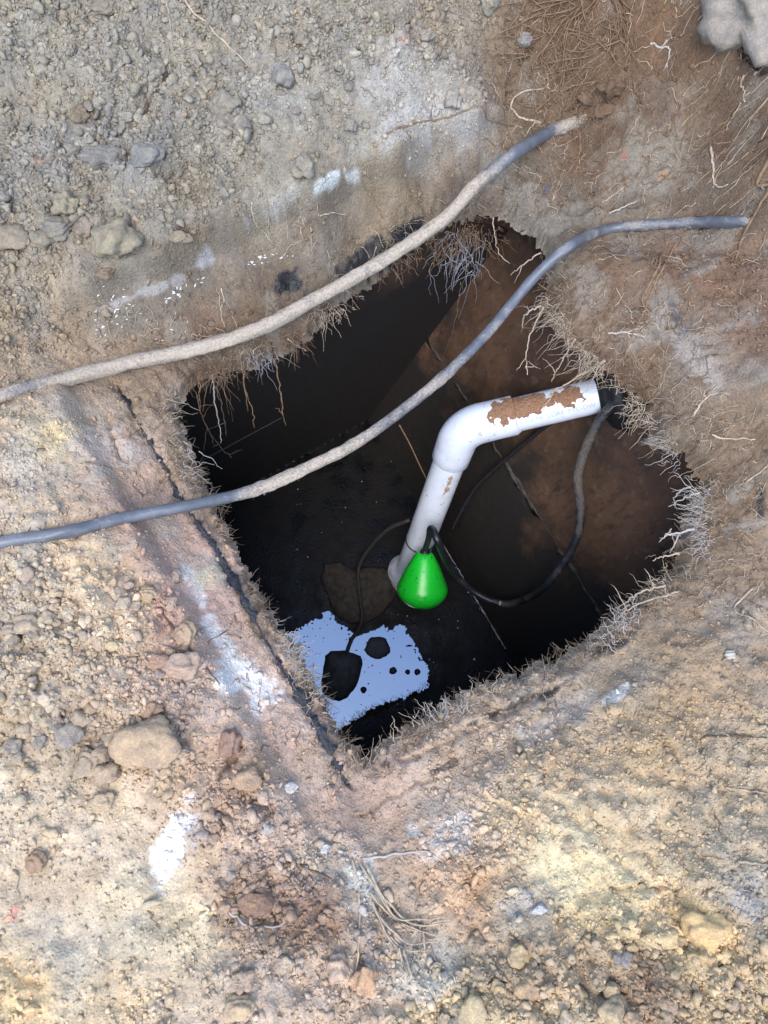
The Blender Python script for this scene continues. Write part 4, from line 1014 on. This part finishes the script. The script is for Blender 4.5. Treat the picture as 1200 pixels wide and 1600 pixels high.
for k, (x, y, r, lb) in enumerate([(590, 1012, 19, 'largest round black blob standing for a dark reflection inside the blue reflecting patch'), (614, 1048, 6, 'small black scum blob at the right of the reflecting patch'), (652, 1050, 5, 'small black scum blob at the right tip of the reflecting patch'),
                                   (568, 1078, 5, 'small black scum blob below the black paddle-shaped float'), (637, 1050, 4, 'tiny black scum blob between the two small ones at right')]):
    lump('scum_reflection_blob', [(x+r*math.cos(a)*(1+.07*math.sin(3*a+k)+.04*math.sin(7*a)), y+r*math.sin(a)*(1+.08*math.cos(2*a+k)+.05*math.sin(5*a+2*k))) for a in np.linspace(0, 6.28, 24, endpoint=False)], ZWAT+.0005, .003, M_GASKET, lb, 'scum', .2, k)  # the largest blob is a dark reflection built as a solid
# black paddle float lying on the water, cord running under the lump
pf_o = [(508, 1025), (516, 1018), (540, 1016), (556, 1022), (566, 1028), (566, 1040), (558, 1070), (545, 1088), (530, 1096), (512, 1092), (503, 1082), (502, 1068), (505, 1045)]
pfr = empty('paddle_float', U(533, 1058, ZWAT), label='black paddle-shaped float lying on the blue reflecting water', category='float switch')
lo = lump('body', pf_o, ZWAT+.001, .013, simple('black_float', (.034, .030, .026), .6, .3, .5, 80, .4), '', '', .1, 4)
del lo['label']; del lo['category']
lo.location = Vector(lo.location)-Vector(pfr.location); lo.parent = pfr
V, F = tube(spline([U(541, 1022, ZWAT+.006), U(549, 1000, ZWAT+.008), U(560, 984, ZWAT+.012), U(566, 965, ZWAT+.022), U(562, 930, ZWAT+.026), U(560, 890, ZWAT+.028), U(575, 860, ZWAT+.05), U(605, 828, ZWAT+.1), U(640, 812, ZWAT+.14)], 60), .0038, 10)
obj('cord', mesh_np('cord', rel(V, pfr), F), simple('old_cord', (.03, .026, .022), .7, .3, .3, 200, .2), pfr)
# faint dark cord along the right wall behind the pipe and a pale stick
V, F = tube(spline([WP(890, 640, 1.0), WP(850, 668, .99), WP(820, 692, .985), WP(785, 722, .98), WP(745, 760, .97), WP(720, 800, .96), WP(705, 830, .95)], 40), .0036, 10)
o = obj('slack_cord', mesh_np('slack_cord', V-V.mean(0), F), M_RUBBER, label='faint dark cord hanging behind the pipe elbow', category='cord'); o.location = V.mean(0)
V, F = tube(spline([U(624, 664, -.30), U(640, 693, -.33), U(655, 725, -.36), U(670, 756, -.39)], 16), [.0012]*16, 6)
o = obj('thin_stick', mesh_np('thin_stick', V-V.mean(0), F), M_ROOTB, label='thin pale stick behind the lower pipe', category='stick'); o.location = V.mean(0)

# ---------------------------------------------------------------- roots
def wob(P, amp, f=30, s=0):
    n = len(P); t = np.arange(n)
    return P+amp*2*np.stack([fbm(t*f/n+s, t*0+s*1.7, 3, 1)-.5, fbm(t*f/n+s*2, t*0+5, 3, 2)-.5, .5*(fbm(t*f/n+s*3, t*0+9, 3, 3)-.5)], 1)
def lying_root(name, pts, rpx, mat, label, cat='root', branch=0, lift=.001, group=None, z=None):
    """root lying on the soil (or at heights z); rpx radius in photograph pixels"""
    C = []
    for i, q in enumerate(pts):
        if z is not None: C.append(U(q[0], q[1], z[i] if hasattr(z, '__len__') else z))
        else:
            g = Gs(*q[:2]); C.append(g+np.array([0, 0, lift+(q[2] if len(q) > 2 else 0)]))
    n = max(12, 7*len(C)); P = wob(spline(C, n), .0012, 14, rng.uniform(0, 50))
    if z is None: P[:, 2] = np.maximum(P[:, 2], samp(HS2, P[:, 0], P[:, 1])+rpx*.0004)
    r0 = rpx*.00072
    acc = Acc(); V, F = tube(P, np.linspace(r0, r0*.5, n)*(1+.3*(fbm(np.arange(n)*.9, np.zeros(n), 2, 3)-.5)), 6); acc.add(V, F)
    for b in range(branch):
        i = rng.integers(2, n-2); d_ = P[min(i+1, n-1)]-P[i]; d_ /= np.linalg.norm(d_)+1e-9
        sd_ = np.array([-d_[1], d_[0], 0])*(1 if rng.random() < .5 else -1)
        L = rng.uniform(.008, .03)
        Q = np.array([P[i]+(d_*.6+sd_*rng.uniform(.4, 1))*L*k for k in np.linspace(0, 1, 7)])
        Q = wob(Q, .002, 6, rng.uniform(0, 50))
        if z is None: Q[:, 2] = samp(HS2, Q[:, 0], Q[:, 1])+.0008
        V, F = tube(Q, np.linspace(r0*.6, r0*.25, 7), 5); acc.add(V, F)
    root = P[0]
    o = obj(name, acc.mesh(name, org=root), mat, label=label, category=cat); o.location = root
    if group: o['group'] = group
    return o
for a in [
    ([(258, 0), (265, 25), (270, 60), (272, 88)], 1.6, M_ROOT, 'thin pale root hanging from the top edge, left of the longer one', 2),
    ([(285, 0), (300, 22), (322, 38), (345, 70), (368, 95), (392, 112)], 2.0, M_ROOT, 'long pale root slanting down from the top edge', 2),
    ([(232, 140), (230, 170), (232, 196)], 1.6, M_ROOTD, 'short root upright in the dirt crack at upper left', 1),
    ([(198, 162), (215, 168), (230, 174)], 1.3, M_ROOT, 'tiny pale root crossing the upper left crack', 0),
    ([(393, 315), (398, 345), (412, 362), (425, 380)], 1.4, M_ROOT, 'short white root dangling over the cut bank', 0),
    ([(500, 340), (520, 335), (545, 336)], 1.5, M_ROOT, 'little curved root on the cut bank under the bluish lime', 0),
    ([(345, 450), (350, 470), (346, 490), (352, 515)], 1.4, M_ROOT, 'short crooked root on the cut bank just above the upper conduit', 0),
    ([(600, 210), (680, 192), (760, 190), (800, 200)], 1.8, M_ROOTB, 'thin brown root reaching left from the root bundle over the conduit', 3),
    ([(845, 195), (810, 185), (798, 165), (815, 145), (850, 140), (855, 118)], 2.2, M_ROOT, 'looping pale root above the upper conduit end', 4),
    ([(860, 210), (900, 205), (905, 240), (880, 280), (860, 310)], 2.2, M_ROOTB, 'brown root dropping below the upper conduit end', 5),
    ([(1010, 80), (1030, 78), (1042, 84), (1046, 98)], 2.0, M_ROOTW, 'bent white root bit on the brown bank below the top edge', 2),
    ([(1112, 228), (1112, 262), (1118, 290), (1120, 312)], 2.4, M_ROOT, 'upright pale root on the gray right bank above lower conduit', 0),
    ([(1200, 235), (1194, 275), (1188, 305), (1172, 340), (1160, 372), (1150, 405)], 3.6, M_ROOTB, 'thick straight tan root crossing the buried end of the lower conduit', 1),
    ([(1172, 125), (1185, 112), (1200, 96)], 2.0, M_ROOT, 'forked pale root under the whitish clay chunk', 4),
    ([(1120, 180), (1135, 168), (1160, 166)], 1.8, M_ROOT, 'small arched pale root on the right bank', 4),
    ([(952, 334), (970, 326), (994, 316)], 1.8, M_ROOTW, 'straight white straw above the bend of the lower conduit', 0),
    ([(940, 318), (958, 306), (980, 290)], 1.3, M_ROOT, 'thin root lying on the gray clay right of the conduit end', 1),
    ([(1030, 400), (1018, 430), (1000, 470), (1010, 500), (990, 530)], 2.4, M_ROOTB, 'brown root running down the bank below the lower conduit', 4),
    ([(1060, 375), (1040, 410), (1015, 450), (1008, 480), (985, 525), (975, 560)], 2.4, M_ROOTB, 'long brown root forking toward the pipe end', 4),
    ([(950, 520), (980, 524), (1005, 530)], 2.0, M_ROOTW, 'white knobbly root at the fork of the long brown root', 3),
    ([(1110, 680), (1130, 685), (1165, 686), (1178, 688)], 2.0, M_ROOT, 'pale root lying flat on the right bank beside the pipe', 2),
    ([(1085, 650), (1096, 630), (1115, 615), (1138, 617)], 2.0, M_ROOT, 'small crooked pale root on the right bank above the flat one', 3),
    ([(1168, 752), (1185, 740), (1200, 728)], 1.8, M_ROOT, 'straight straw at the right picture edge', 0),
    ([(1175, 918), (1158, 935), (1146, 948), (1150, 958), (1170, 968), (1200, 988)], 2.0, M_ROOT, 'greenish yellow stem on the bank right of the hole', 0),
    ([(1090, 950), (1105, 940), (1112, 940)], 1.4, M_ROOT, 'tiny pale root on the lower right rim band', 0),
    ([(550, 1340), (560, 1380), (562, 1420), (560, 1470), (555, 1520), (548, 1580)], 2.0, M_ROOT, 'long pale stem running down to the bottom edge', 0),
    ([(565, 1340), (610, 1335), (660, 1330), (690, 1345), (700, 1375)], 1.9, M_ROOTW, 'white stem bowing right from the stalk base', 1),
    ([(345, 1417), (370, 1430), (400, 1445), (440, 1442), (446, 1415)], 1.8, M_ROOTW, 'curved white root on brown clods at the bottom left of centre', 2),
    ([(445, 1345), (480, 1355), (515, 1372)], 3.0, M_ROOTB, 'tan wood sliver below the lower hole corner', 0),
    ([(335, 1305), (350, 1297), (375, 1280)], 1.8, M_ROOT, 'short straw right of the white lime patch', 0),
    ([(250, 955), (285, 1000), (320, 1040), (345, 1070)], 1.6, M_ROOTD, 'thin dark straw slanting to the large white lime patch', 0),
    ([(140, 1104), (160, 1102), (175, 1097)], 1.6, M_ROOT, 'small greenish straw among the lower left clods', 0),
    ([(55, 1150), (62, 1165), (66, 1180)], 1.6, M_ROOT, 'tiny straw beside the pale upright clod', 0),
    ([(1080, 1500), (1130, 1450), (1170, 1400)], .01, M_ROOT, '', 0),
    ([(1135, 1230), (1170, 1236), (1200, 1240)], 2.2, M_ROOT, 'pale straw at the right edge of the lower right soil', 0),
    ([(1150, 1345), (1180, 1348), (1200, 1352)], 2.0, M_ROOT, 'second pale straw further down the right edge', 0),
    ([(1100, 1150), (1150, 1150), (1195, 1153)], 1.8, M_ROOTD, 'faint straw lying level on the lower right soil', 0)]:
    if a[3]: lying_root('root', a[0], a[1], a[2], a[3], branch=a[4])
# grass stems spread below the stalk
gs_ = empty('grass_tuft', Gs(565, 1345), label='dry whitish grass stems fanned out below the lower hole corner', category='grass')
for P in [[(562, 1345), (590, 1390), (610, 1425), (640, 1450), (672, 1455)], [(570, 1345), (598, 1400), (620, 1432), (660, 1434), (698, 1432)], [(575, 1390), (605, 1425), (645, 1448), (690, 1462)], [(580, 1405), (600, 1450), (625, 1490), (632, 1512)],
          [(585, 1420), (612, 1450), (640, 1472), (680, 1468)], [(655, 1445), (655, 1475), (652, 1500)], [(600, 1400), (640, 1440), (700, 1440), (708, 1434)], [(660, 1450), (662, 1480), (657, 1495)], [(608, 1460), (630, 1480), (665, 1484)], [(628, 1480), (638, 1510), (646, 1525)], [(622, 1475), (626, 1500), (628, 1512)]]:
    C = spline([Gs(x, y)+np.array([0, 0, .006]) for x, y in P], 26); C = wob(C, .001, 8, rng.uniform(0, 40)); C[:, 2] = np.maximum(C[:, 2], samp(HS2, C[:, 0], C[:, 1])+.0015)
    V, F = tube(C, np.linspace(.0013, .0005, 26), 6); part('stem', V, F, M_ROOT, gs_, smooth=True)

# hanging roots and tufts at the rim
def hang(name, pts, r, mat, label, br=0):
    """pts: px, py, z"""
    C = np.array([U(*p) for p in pts]); n = 8*len(C); P = wob(spline(C, n), .0022, 14, rng.uniform(0, 60))
    acc = Acc(); V, F = tube(P, np.linspace(r, r*.45, n), 6); acc.add(V, F)
    for b in range(br):
        i = rng.integers(2, n-3); dv = rng.normal(size=3)*np.array([1, 1, .5]); dv /= np.linalg.norm(dv); L = rng.uniform(.01, .035)
        Q = wob(np.array([P[i]+dv*L*k+np.array([0, 0, -.4*L*k*k]) for k in np.linspace(0, 1, 8)]), .002, 6, rng.uniform(0, 60))
        V, F = tube(Q, np.linspace(r*.6, r*.25, 8), 5); acc.add(V, F)
    root = P[0]; o = obj(name, acc.mesh(name, org=root), mat, label=label, category='root'); o.location = root; return o
for a in [([(300, 590, -.01), (310, 630, -.06), (325, 670, -.1), (345, 700, -.14), (362, 715, -.15)], .0010, M_ROOTD, 'leftmost long thin root dangling into the hole', 6),
          ([(332, 585, -.01), (336, 630, -.06), (343, 665, -.1), (346, 692, -.12)], .0011, M_ROOTW, 'straight white root dangling beside the leftmost long one', 0),
          ([(335, 600, -.01), (348, 640, -.06), (355, 680, -.1)], .0008, M_ROOTD, 'thin brown root right of the straight white dangling root', 1),
          ([(378, 575, -.01), (384, 612, -.05), (394, 640, -.08), (398, 668, -.11)], .0010, M_ROOTB, 'dangling brown root below the middle of the upper conduit', 2),
          ([(428, 560, -.01), (436, 600, -.05), (442, 640, -.09), (446, 666, -.12)], .0010, M_ROOTB, 'dangling brown root ending at the far waterline', 2),
          ([(450, 530, .0), (465, 540, -.02), (478, 548, -.02)], .0009, M_ROOT, 'short straight root poking out under the upper conduit', 0),
          ([(770, 340, .0), (772, 365, -.02), (780, 395, -.05), (796, 412, -.06)], .0011, M_ROOT, 'curved root hanging in the top corner of the hole', 0),
          ([(845, 395, .01), (820, 412, -.0), (797, 430, -.02)], .0011, M_ROOT, 'thin root poking left from the top right rim', 1),
          ([(720, 440, -.05), (712, 500, -.1), (695, 552, -.16)], .0006, M_ROOTD, 'hair-thin root trailing below the feathery root bundle', 0),
          ([(945, 563, .0), (905, 588, -.03), (870, 608, -.06), (850, 622, -.07)], .0016, M_ROOT, 'straight tan root reaching over the white pipe end', 1),
          ([(900, 530, .0), (880, 560, -.03), (862, 595, -.06)], .0012, M_ROOT, 'long pale root hanging left of the pipe end', 2),
          ([(850, 480, .0), (830, 520, -.03), (822, 560, -.05), (824, 585, -.06)], .0012, M_ROOT, 'root with a crooked tip hanging left of the right rim', 3),
          ([(845, 478, .0), (822, 490, -.01), (815, 510, -.03)], .0012, M_ROOTW, 'hooked white root at the right rim under lower conduit', 1),
          ([(1080, 760, .0), (1062, 768, -.01), (1054, 780, -.02), (1058, 798, -.04)], .0012, M_ROOTW, 'hooked white root in the right corner of the hole', 1),
          ([(1095, 770, .01), (1070, 778, -.0), (1045, 792, -.02)], .0012, M_ROOTW, 'straight white root in the right corner of the hole', 0),
          ([(1085, 825, .01), (1065, 832, -.0), (1042, 835, -.01), (1050, 826, -.01)], .0017, M_ROOTW, 'thick white branched root tip in the right corner', 5),
          ([(1040, 915, .005), (1010, 922, .0), (985, 935, -.01), (965, 952, -.02)], .0014, M_ROOT, 'arched pale root over the lower right rim', 1),
          ([(1060, 925, .005), (1020, 935, .002), (985, 950, -.0), (962, 968, -.01)], .0014, M_ROOT, 'second long pale root below the arched one at lower right rim', 1),
          ([(1060, 865, .005), (1035, 870, .0), (1020, 876, -.01)], .0012, M_ROOT, 'short straw poking left from the right rim', 0)]:
    hang('hanging_root', *a[:3], a[3], a[4])
def hair(acc, p, dv, L, r, droop=.3, wb=.0015, n=7, sides=4):
    dv = dv/np.linalg.norm(dv)
    t = np.linspace(0, 1, n)[:, None]
    Q = p+dv*L*t+np.array([0, 0, -droop*L])*t*t
    Q = wob(Q, wb, 5, rng.uniform(0, 90))
    V, F = tube(Q, np.linspace(r, r*.4, n), sides, False); acc.add(V, F)
def tuft(px, py, dpx, dpy, n, L, r, mat, label, z=0.0, spread=.7, droop=.2, length=0):
    """spray of fine roots from a rim point, heading (dpx, dpy) in the photograph"""
    p0 = U(px, py, z); dv = U(px+dpx, py+dpy, z-.0)-p0; dv /= np.linalg.norm(dv)
    acc = Acc()
    for k in range(int(n*1.15)):
        tg = np.array([-dv[1], dv[0], 0])
        v = dv+rng.normal(size=3)*spread*np.array([1, 1, .9]); b = p0+tg*rng.normal()*.017-dv*rng.random()*.012+rng.normal(size=3)*np.array([.004, .004, .003])+dv*length*rng.random()
        hair(acc, b, v, L*(.2+1.0*rng.random()**1.6), r*rng.uniform(.3, .8), droop*rng.uniform(.3, 2), .005)
    o = obj('root_tuft', acc.mesh('root_tuft', org=p0), mat, label=label, category='roots'); o.location = p0; return o
M_RBLUE = simple('root_bluish', lin(178, 178, 184)*.5, .7, .3, .2, 150, .2)
tuft(340, 580, 6, 30, 60, .034, .0006, M_ROOTB, 'brown matted root fringe hanging under the upper conduit near left corner', -.004, .6, .5, .01)
tuft(450, 535, 8, 30, 50, .026, .0006, M_ROOTB, 'brown root fringe under the upper conduit right of the bluish tuft', -.004, .6, .5, .01)
tuft(510, 490, 8, 30, 40, .024, .0006, M_ROOT, 'thin pale root fringe under the middle of the upper conduit', -.004, .6, .5, .01)
tuft(625, 405, 4, 30, 30, .022, .0006, M_ROOTB, 'sparse brown root fringe where the conduit passes the tar patch', -.004, .6, .5, .01)
tuft(404, 566, 10, 30, 26, .034, .0007, M_RBLUE, 'bluish white spiky root tuft under the upper conduit', -.005, .5)
tuft(300, 735, 30, 0, 26, .03, .0009, M_ROOTW, 'white spiky root tuft on the left rim above lower conduit', .0, .8)
tuft(270, 660, 40, 6, 14, .034, .0008, M_ROOT, 'comb of pale root ends at the left corner of the hole', .0, .45)
tuft(915, 178, -30, 20, 60, .03, .0006, M_ROOTB, 'brown root hairs over the buried end of the upper conduit', float(Gs(915, 178)[2])+.008, .8, .3, .012)
tuft(722, 372, -6, 40, 60, .04, .0006, M_RBLUE, 'feathery grey root bundle hanging left in the top corner', -.005, .5, .5, .05)
tuft(740, 360, 0, 40, 70, .032, .0006, M_ROOTB, 'brown matted root clump hanging in the top corner', -.0, .7, .4, .02)
tuft(690, 385, -14, 30, 40, .026, .0006, M_ROOTB, 'brown fine root clump beside the feathery bundle', -.0, .7, .3, .01)
tuft(868, 490, -30, 16, 60, .036, .0007, M_ROOT, 'pale root spray under the lower conduit at right rim', .004, .7, .3, .01)
tuft(925, 560, -20, 20, 70, .042, .0007, M_ROOT, 'dense pale root spray just above the white pipe end', .004, .7, .4, .01)
tuft(1000, 640, -24, 14, 60, .034, .0008, M_ROOT, 'root tangle hanging over the black rubber boot', .0, .8, .3, .01)
tuft(1045, 690, -34, 2, 44, .034, .0007, M_ROOTW, 'white root spray on the rim right of the boot', .0, .5, .2, .01)
tuft(1098, 790, -26, -4, 80, .034, .0008, M_ROOTW, 'dense white root brush at the right corner of the hole', .006, .5, .1, .01)
tuft(1100, 840, -26, 6, 50, .03, .0008, M_ROOTW, 'white root brush just below the right corner', .004, .5, .1, .01)
tuft(968, 972, -14, -10, 60, .026, .0008, M_ROOTW, 'bluish white bushy root tuft on the lower right rim', .004, .9, .1)
tuft(1030, 925, -30, 4, 30, .026, .0007, M_ROOT, 'pale root tuft at the right end of lower right rim', .004, .6, .1)
tuft(700, 1108, -4, -20, 40, .026, .0008, M_ROOTW, 'white spider-like root tuft on the lower right rim', .006, .9, .05)
tuft(765, 1075, -6, -20, 26, .022, .0008, M_ROOT, 'pale upright root tuft where the lower rim juts up', .004, .8, .05)
tuft(655, 1140, -4, -20, 24, .022, .0008, M_ROOT, 'small pale root tuft left of the spider-like one', .004, .7, .05)
tuft(575, 1195, 0, -30, 22, .026, .0008, M_ROOT, 'root tuft at the bottom corner of the hole', .002, .6, .05)
tuft(455, 1020, 24, -10, 60, .026, .0008, M_ROOTW, 'white bushy root tuft on left rim by the reflecting patch', .002, .7, .05, .005)
tuft(480, 1075, 24, -4, 40, .022, .0008, M_ROOT, 'pale root tuft on left rim just below the bushy one', .002, .7, .05, .005)
# fine fringe all round the rim, and root hairs matted in the soil
acc = Acc(); accB = Acc()
Lc = np.linalg.norm(np.roll(HOLE, -1, 0)-HOLE, axis=1); cum = np.append(0, np.cumsum(Lc))
for k in range(3600):
    s_ = rng.uniform(0, cum[-1]); i = int(np.searchsorted(cum, s_)-1); i = min(max(i, 0), nh-1)
    if fbm(np.array([s_*28]), np.array([3.3]), 3, 1)[0] < rng.uniform(.3, .6): continue
    b = HOLE[i]+(np.roll(HOLE, -1, 0)[i]-HOLE[i])*(s_-cum[i])/Lc[i]
    nrm = -vnm[i]
    b = b-nrm*rng.uniform(-.010, .014)
    z_ = float(samp(HS2, b[0], b[1]))
    tg = np.array([-nrm[1], nrm[0]])
    v = np.append(nrm*rng.uniform(.1, 1)+tg*rng.normal()*.7, rng.normal()*.5+.05)
    A_ = acc if rng.random() < .55 else accB
    hair(A_, np.array([b[0], b[1], z_+.001]), v, rng.uniform(.005, .02), rng.uniform(.00025, .0005), rng.uniform(0, .6), .0015, 5, 3)
obj('root_fringe', acc.mesh('root_fringe'), M_ROOT, kind='stuff', label='fine pale root fringe around the hole rim')
obj('brown_root_fringe', accB.mesh('brown_root_fringe'), M_ROOTB, kind='stuff', label='fine brown root fringe around the hole rim')
acc = Acc(); accB = Acc()
for box, n, brown in [((780, 0, 960, 330), 620, .85), ((880, 0, 1200, 340), 420, .85), ((850, 350, 1200, 520), 240, .75), ((290, 520, 480, 590), 160, .7), ((930, 480, 1120, 760), 420, .5), ((1080, 640, 1200, 960), 260, .6), ((940, 20, 1200, 340), 130, .6), ((420, 400, 800, 340), 60, .4), ((150, 480, 480, 560), 90, .4), ((200, 620, 340, 800), 90, .3), ((350, 880, 520, 1180), 90, .3), ((580, 1060, 960, 1220), 190, .35), ((560, 1330, 720, 1500), 30, .3), ((0, 0, 600, 300), 70, .6), ((0, 600, 300, 1500), 40, .5), ((700, 1100, 1200, 1600), 60, .4)]:
    for k in range(n):
        g = Gs(rng.uniform(box[0], box[2]), rng.uniform(min(box[1], box[3]), max(box[1], box[3])))
        if samp(SDF, g[0], g[1]) < .002: continue
        a = rng.uniform(0, 6.28); L = rng.uniform(.006, .03)
        Q = wob(g+np.array([math.cos(a), math.sin(a), 0])*L*np.linspace(0, 1, 8)[:, None], .004, 6, rng.uniform(0, 90))
        Q[:, 2] = samp(HS2, Q[:, 0], Q[:, 1])+np.interp(np.arange(8), [0, 4, 7], [-.0005, rng.uniform(.001, .005), .001])
        V, F = tube(Q, np.linspace(1, .5, 8)*rng.uniform(.0003, .0007), 4, False)
        (accB if rng.random() < brown else acc).add(V, F)
obj('root_hairs', acc.mesh('root_hairs'), M_ROOT, kind='stuff', label='fine pale root hairs matted in the soil')
obj('brown_root_hairs', accB.mesh('brown_root_hairs'), M_ROOTB, kind='stuff', label='fine brown root hairs matted in the soil')
# brown root bundle down the bank at the upper right
acc = Acc()
for k in range(46):
    x0, y0 = rng.uniform(830, 960), rng.uniform(0, 120); x1, y1 = x0+rng.uniform(-90, 40), y0+rng.uniform(40, 150)
    C = [Gs(x0+(x1-x0)*t+rng.normal()*20, y0+(y1-y0)*t+rng.normal()*16)+np.array([0, 0, rng.uniform(.001, .008)]) for t in np.linspace(0, 1, 6)]
    P = wob(spline(C, 30), .003, 12, rng.uniform(0, 90)); V, F = tube(P, np.linspace(1, .5, 30)*rng.uniform(.0004, .0009), 5, False); acc.add(V, F)
o = obj('root_bundle', acc.mesh('root_bundle', org=G(900, 90)), M_ROOTB, label='tangled brown root bundle on the upper right bank', category='roots'); o.location = G(900, 90)

# ---------------------------------------------------------------- rice-like pale pupae on the cut bank
V, F = tube(np.array([[-.0026, 0, 0], [-.0022, 0, 0], [-.001, 0, 0], [.001, 0, 0], [.0022, 0, 0], [.0026, 0, 0]]), [.0002, .0006, .0009, .0009, .0006, .0002], 8)
pup = mesh_np('pale_grain', V, F); pup.materials.append(M_PUPA)
for place, pts, n, jit in [('clustered at the left foot of the cut bank', [(155, 478), (190, 470), (222, 488), (170, 505), (160, 530)], 34, 12), ('in a slanting row on the cut bank left part', [(250, 468), (270, 458), (290, 445), (315, 435)], 18, 4),
                           ('in a row near the middle of the cut bank', [(385, 410), (410, 402), (435, 396), (455, 408)], 20, 5), ('scattered just above the upper conduit left end', [(255, 525), (262, 540), (330, 500)], 8, 8)]:
    for k in range(n):
        t = rng.random()*(len(pts)-1); i = int(t); q = np.array(pts[i])+(np.array(pts[i+1])-np.array(pts[i]))*(t-i)+rng.normal(size=2)*jit
        g = Gs(*q)
        o = obj('pale_grain', pup, None, label='tiny pale rice-like grain '+place, category='grain', group='rice-like grains '+place)
        o.location = (g[0], g[1], g[2]+.0005); o.rotation_euler = (rng.normal()*.2, rng.normal()*.4, rng.normal()*.7+.5); s_ = rng.uniform(.45, .95); o.scale = (s_, s_, s_)
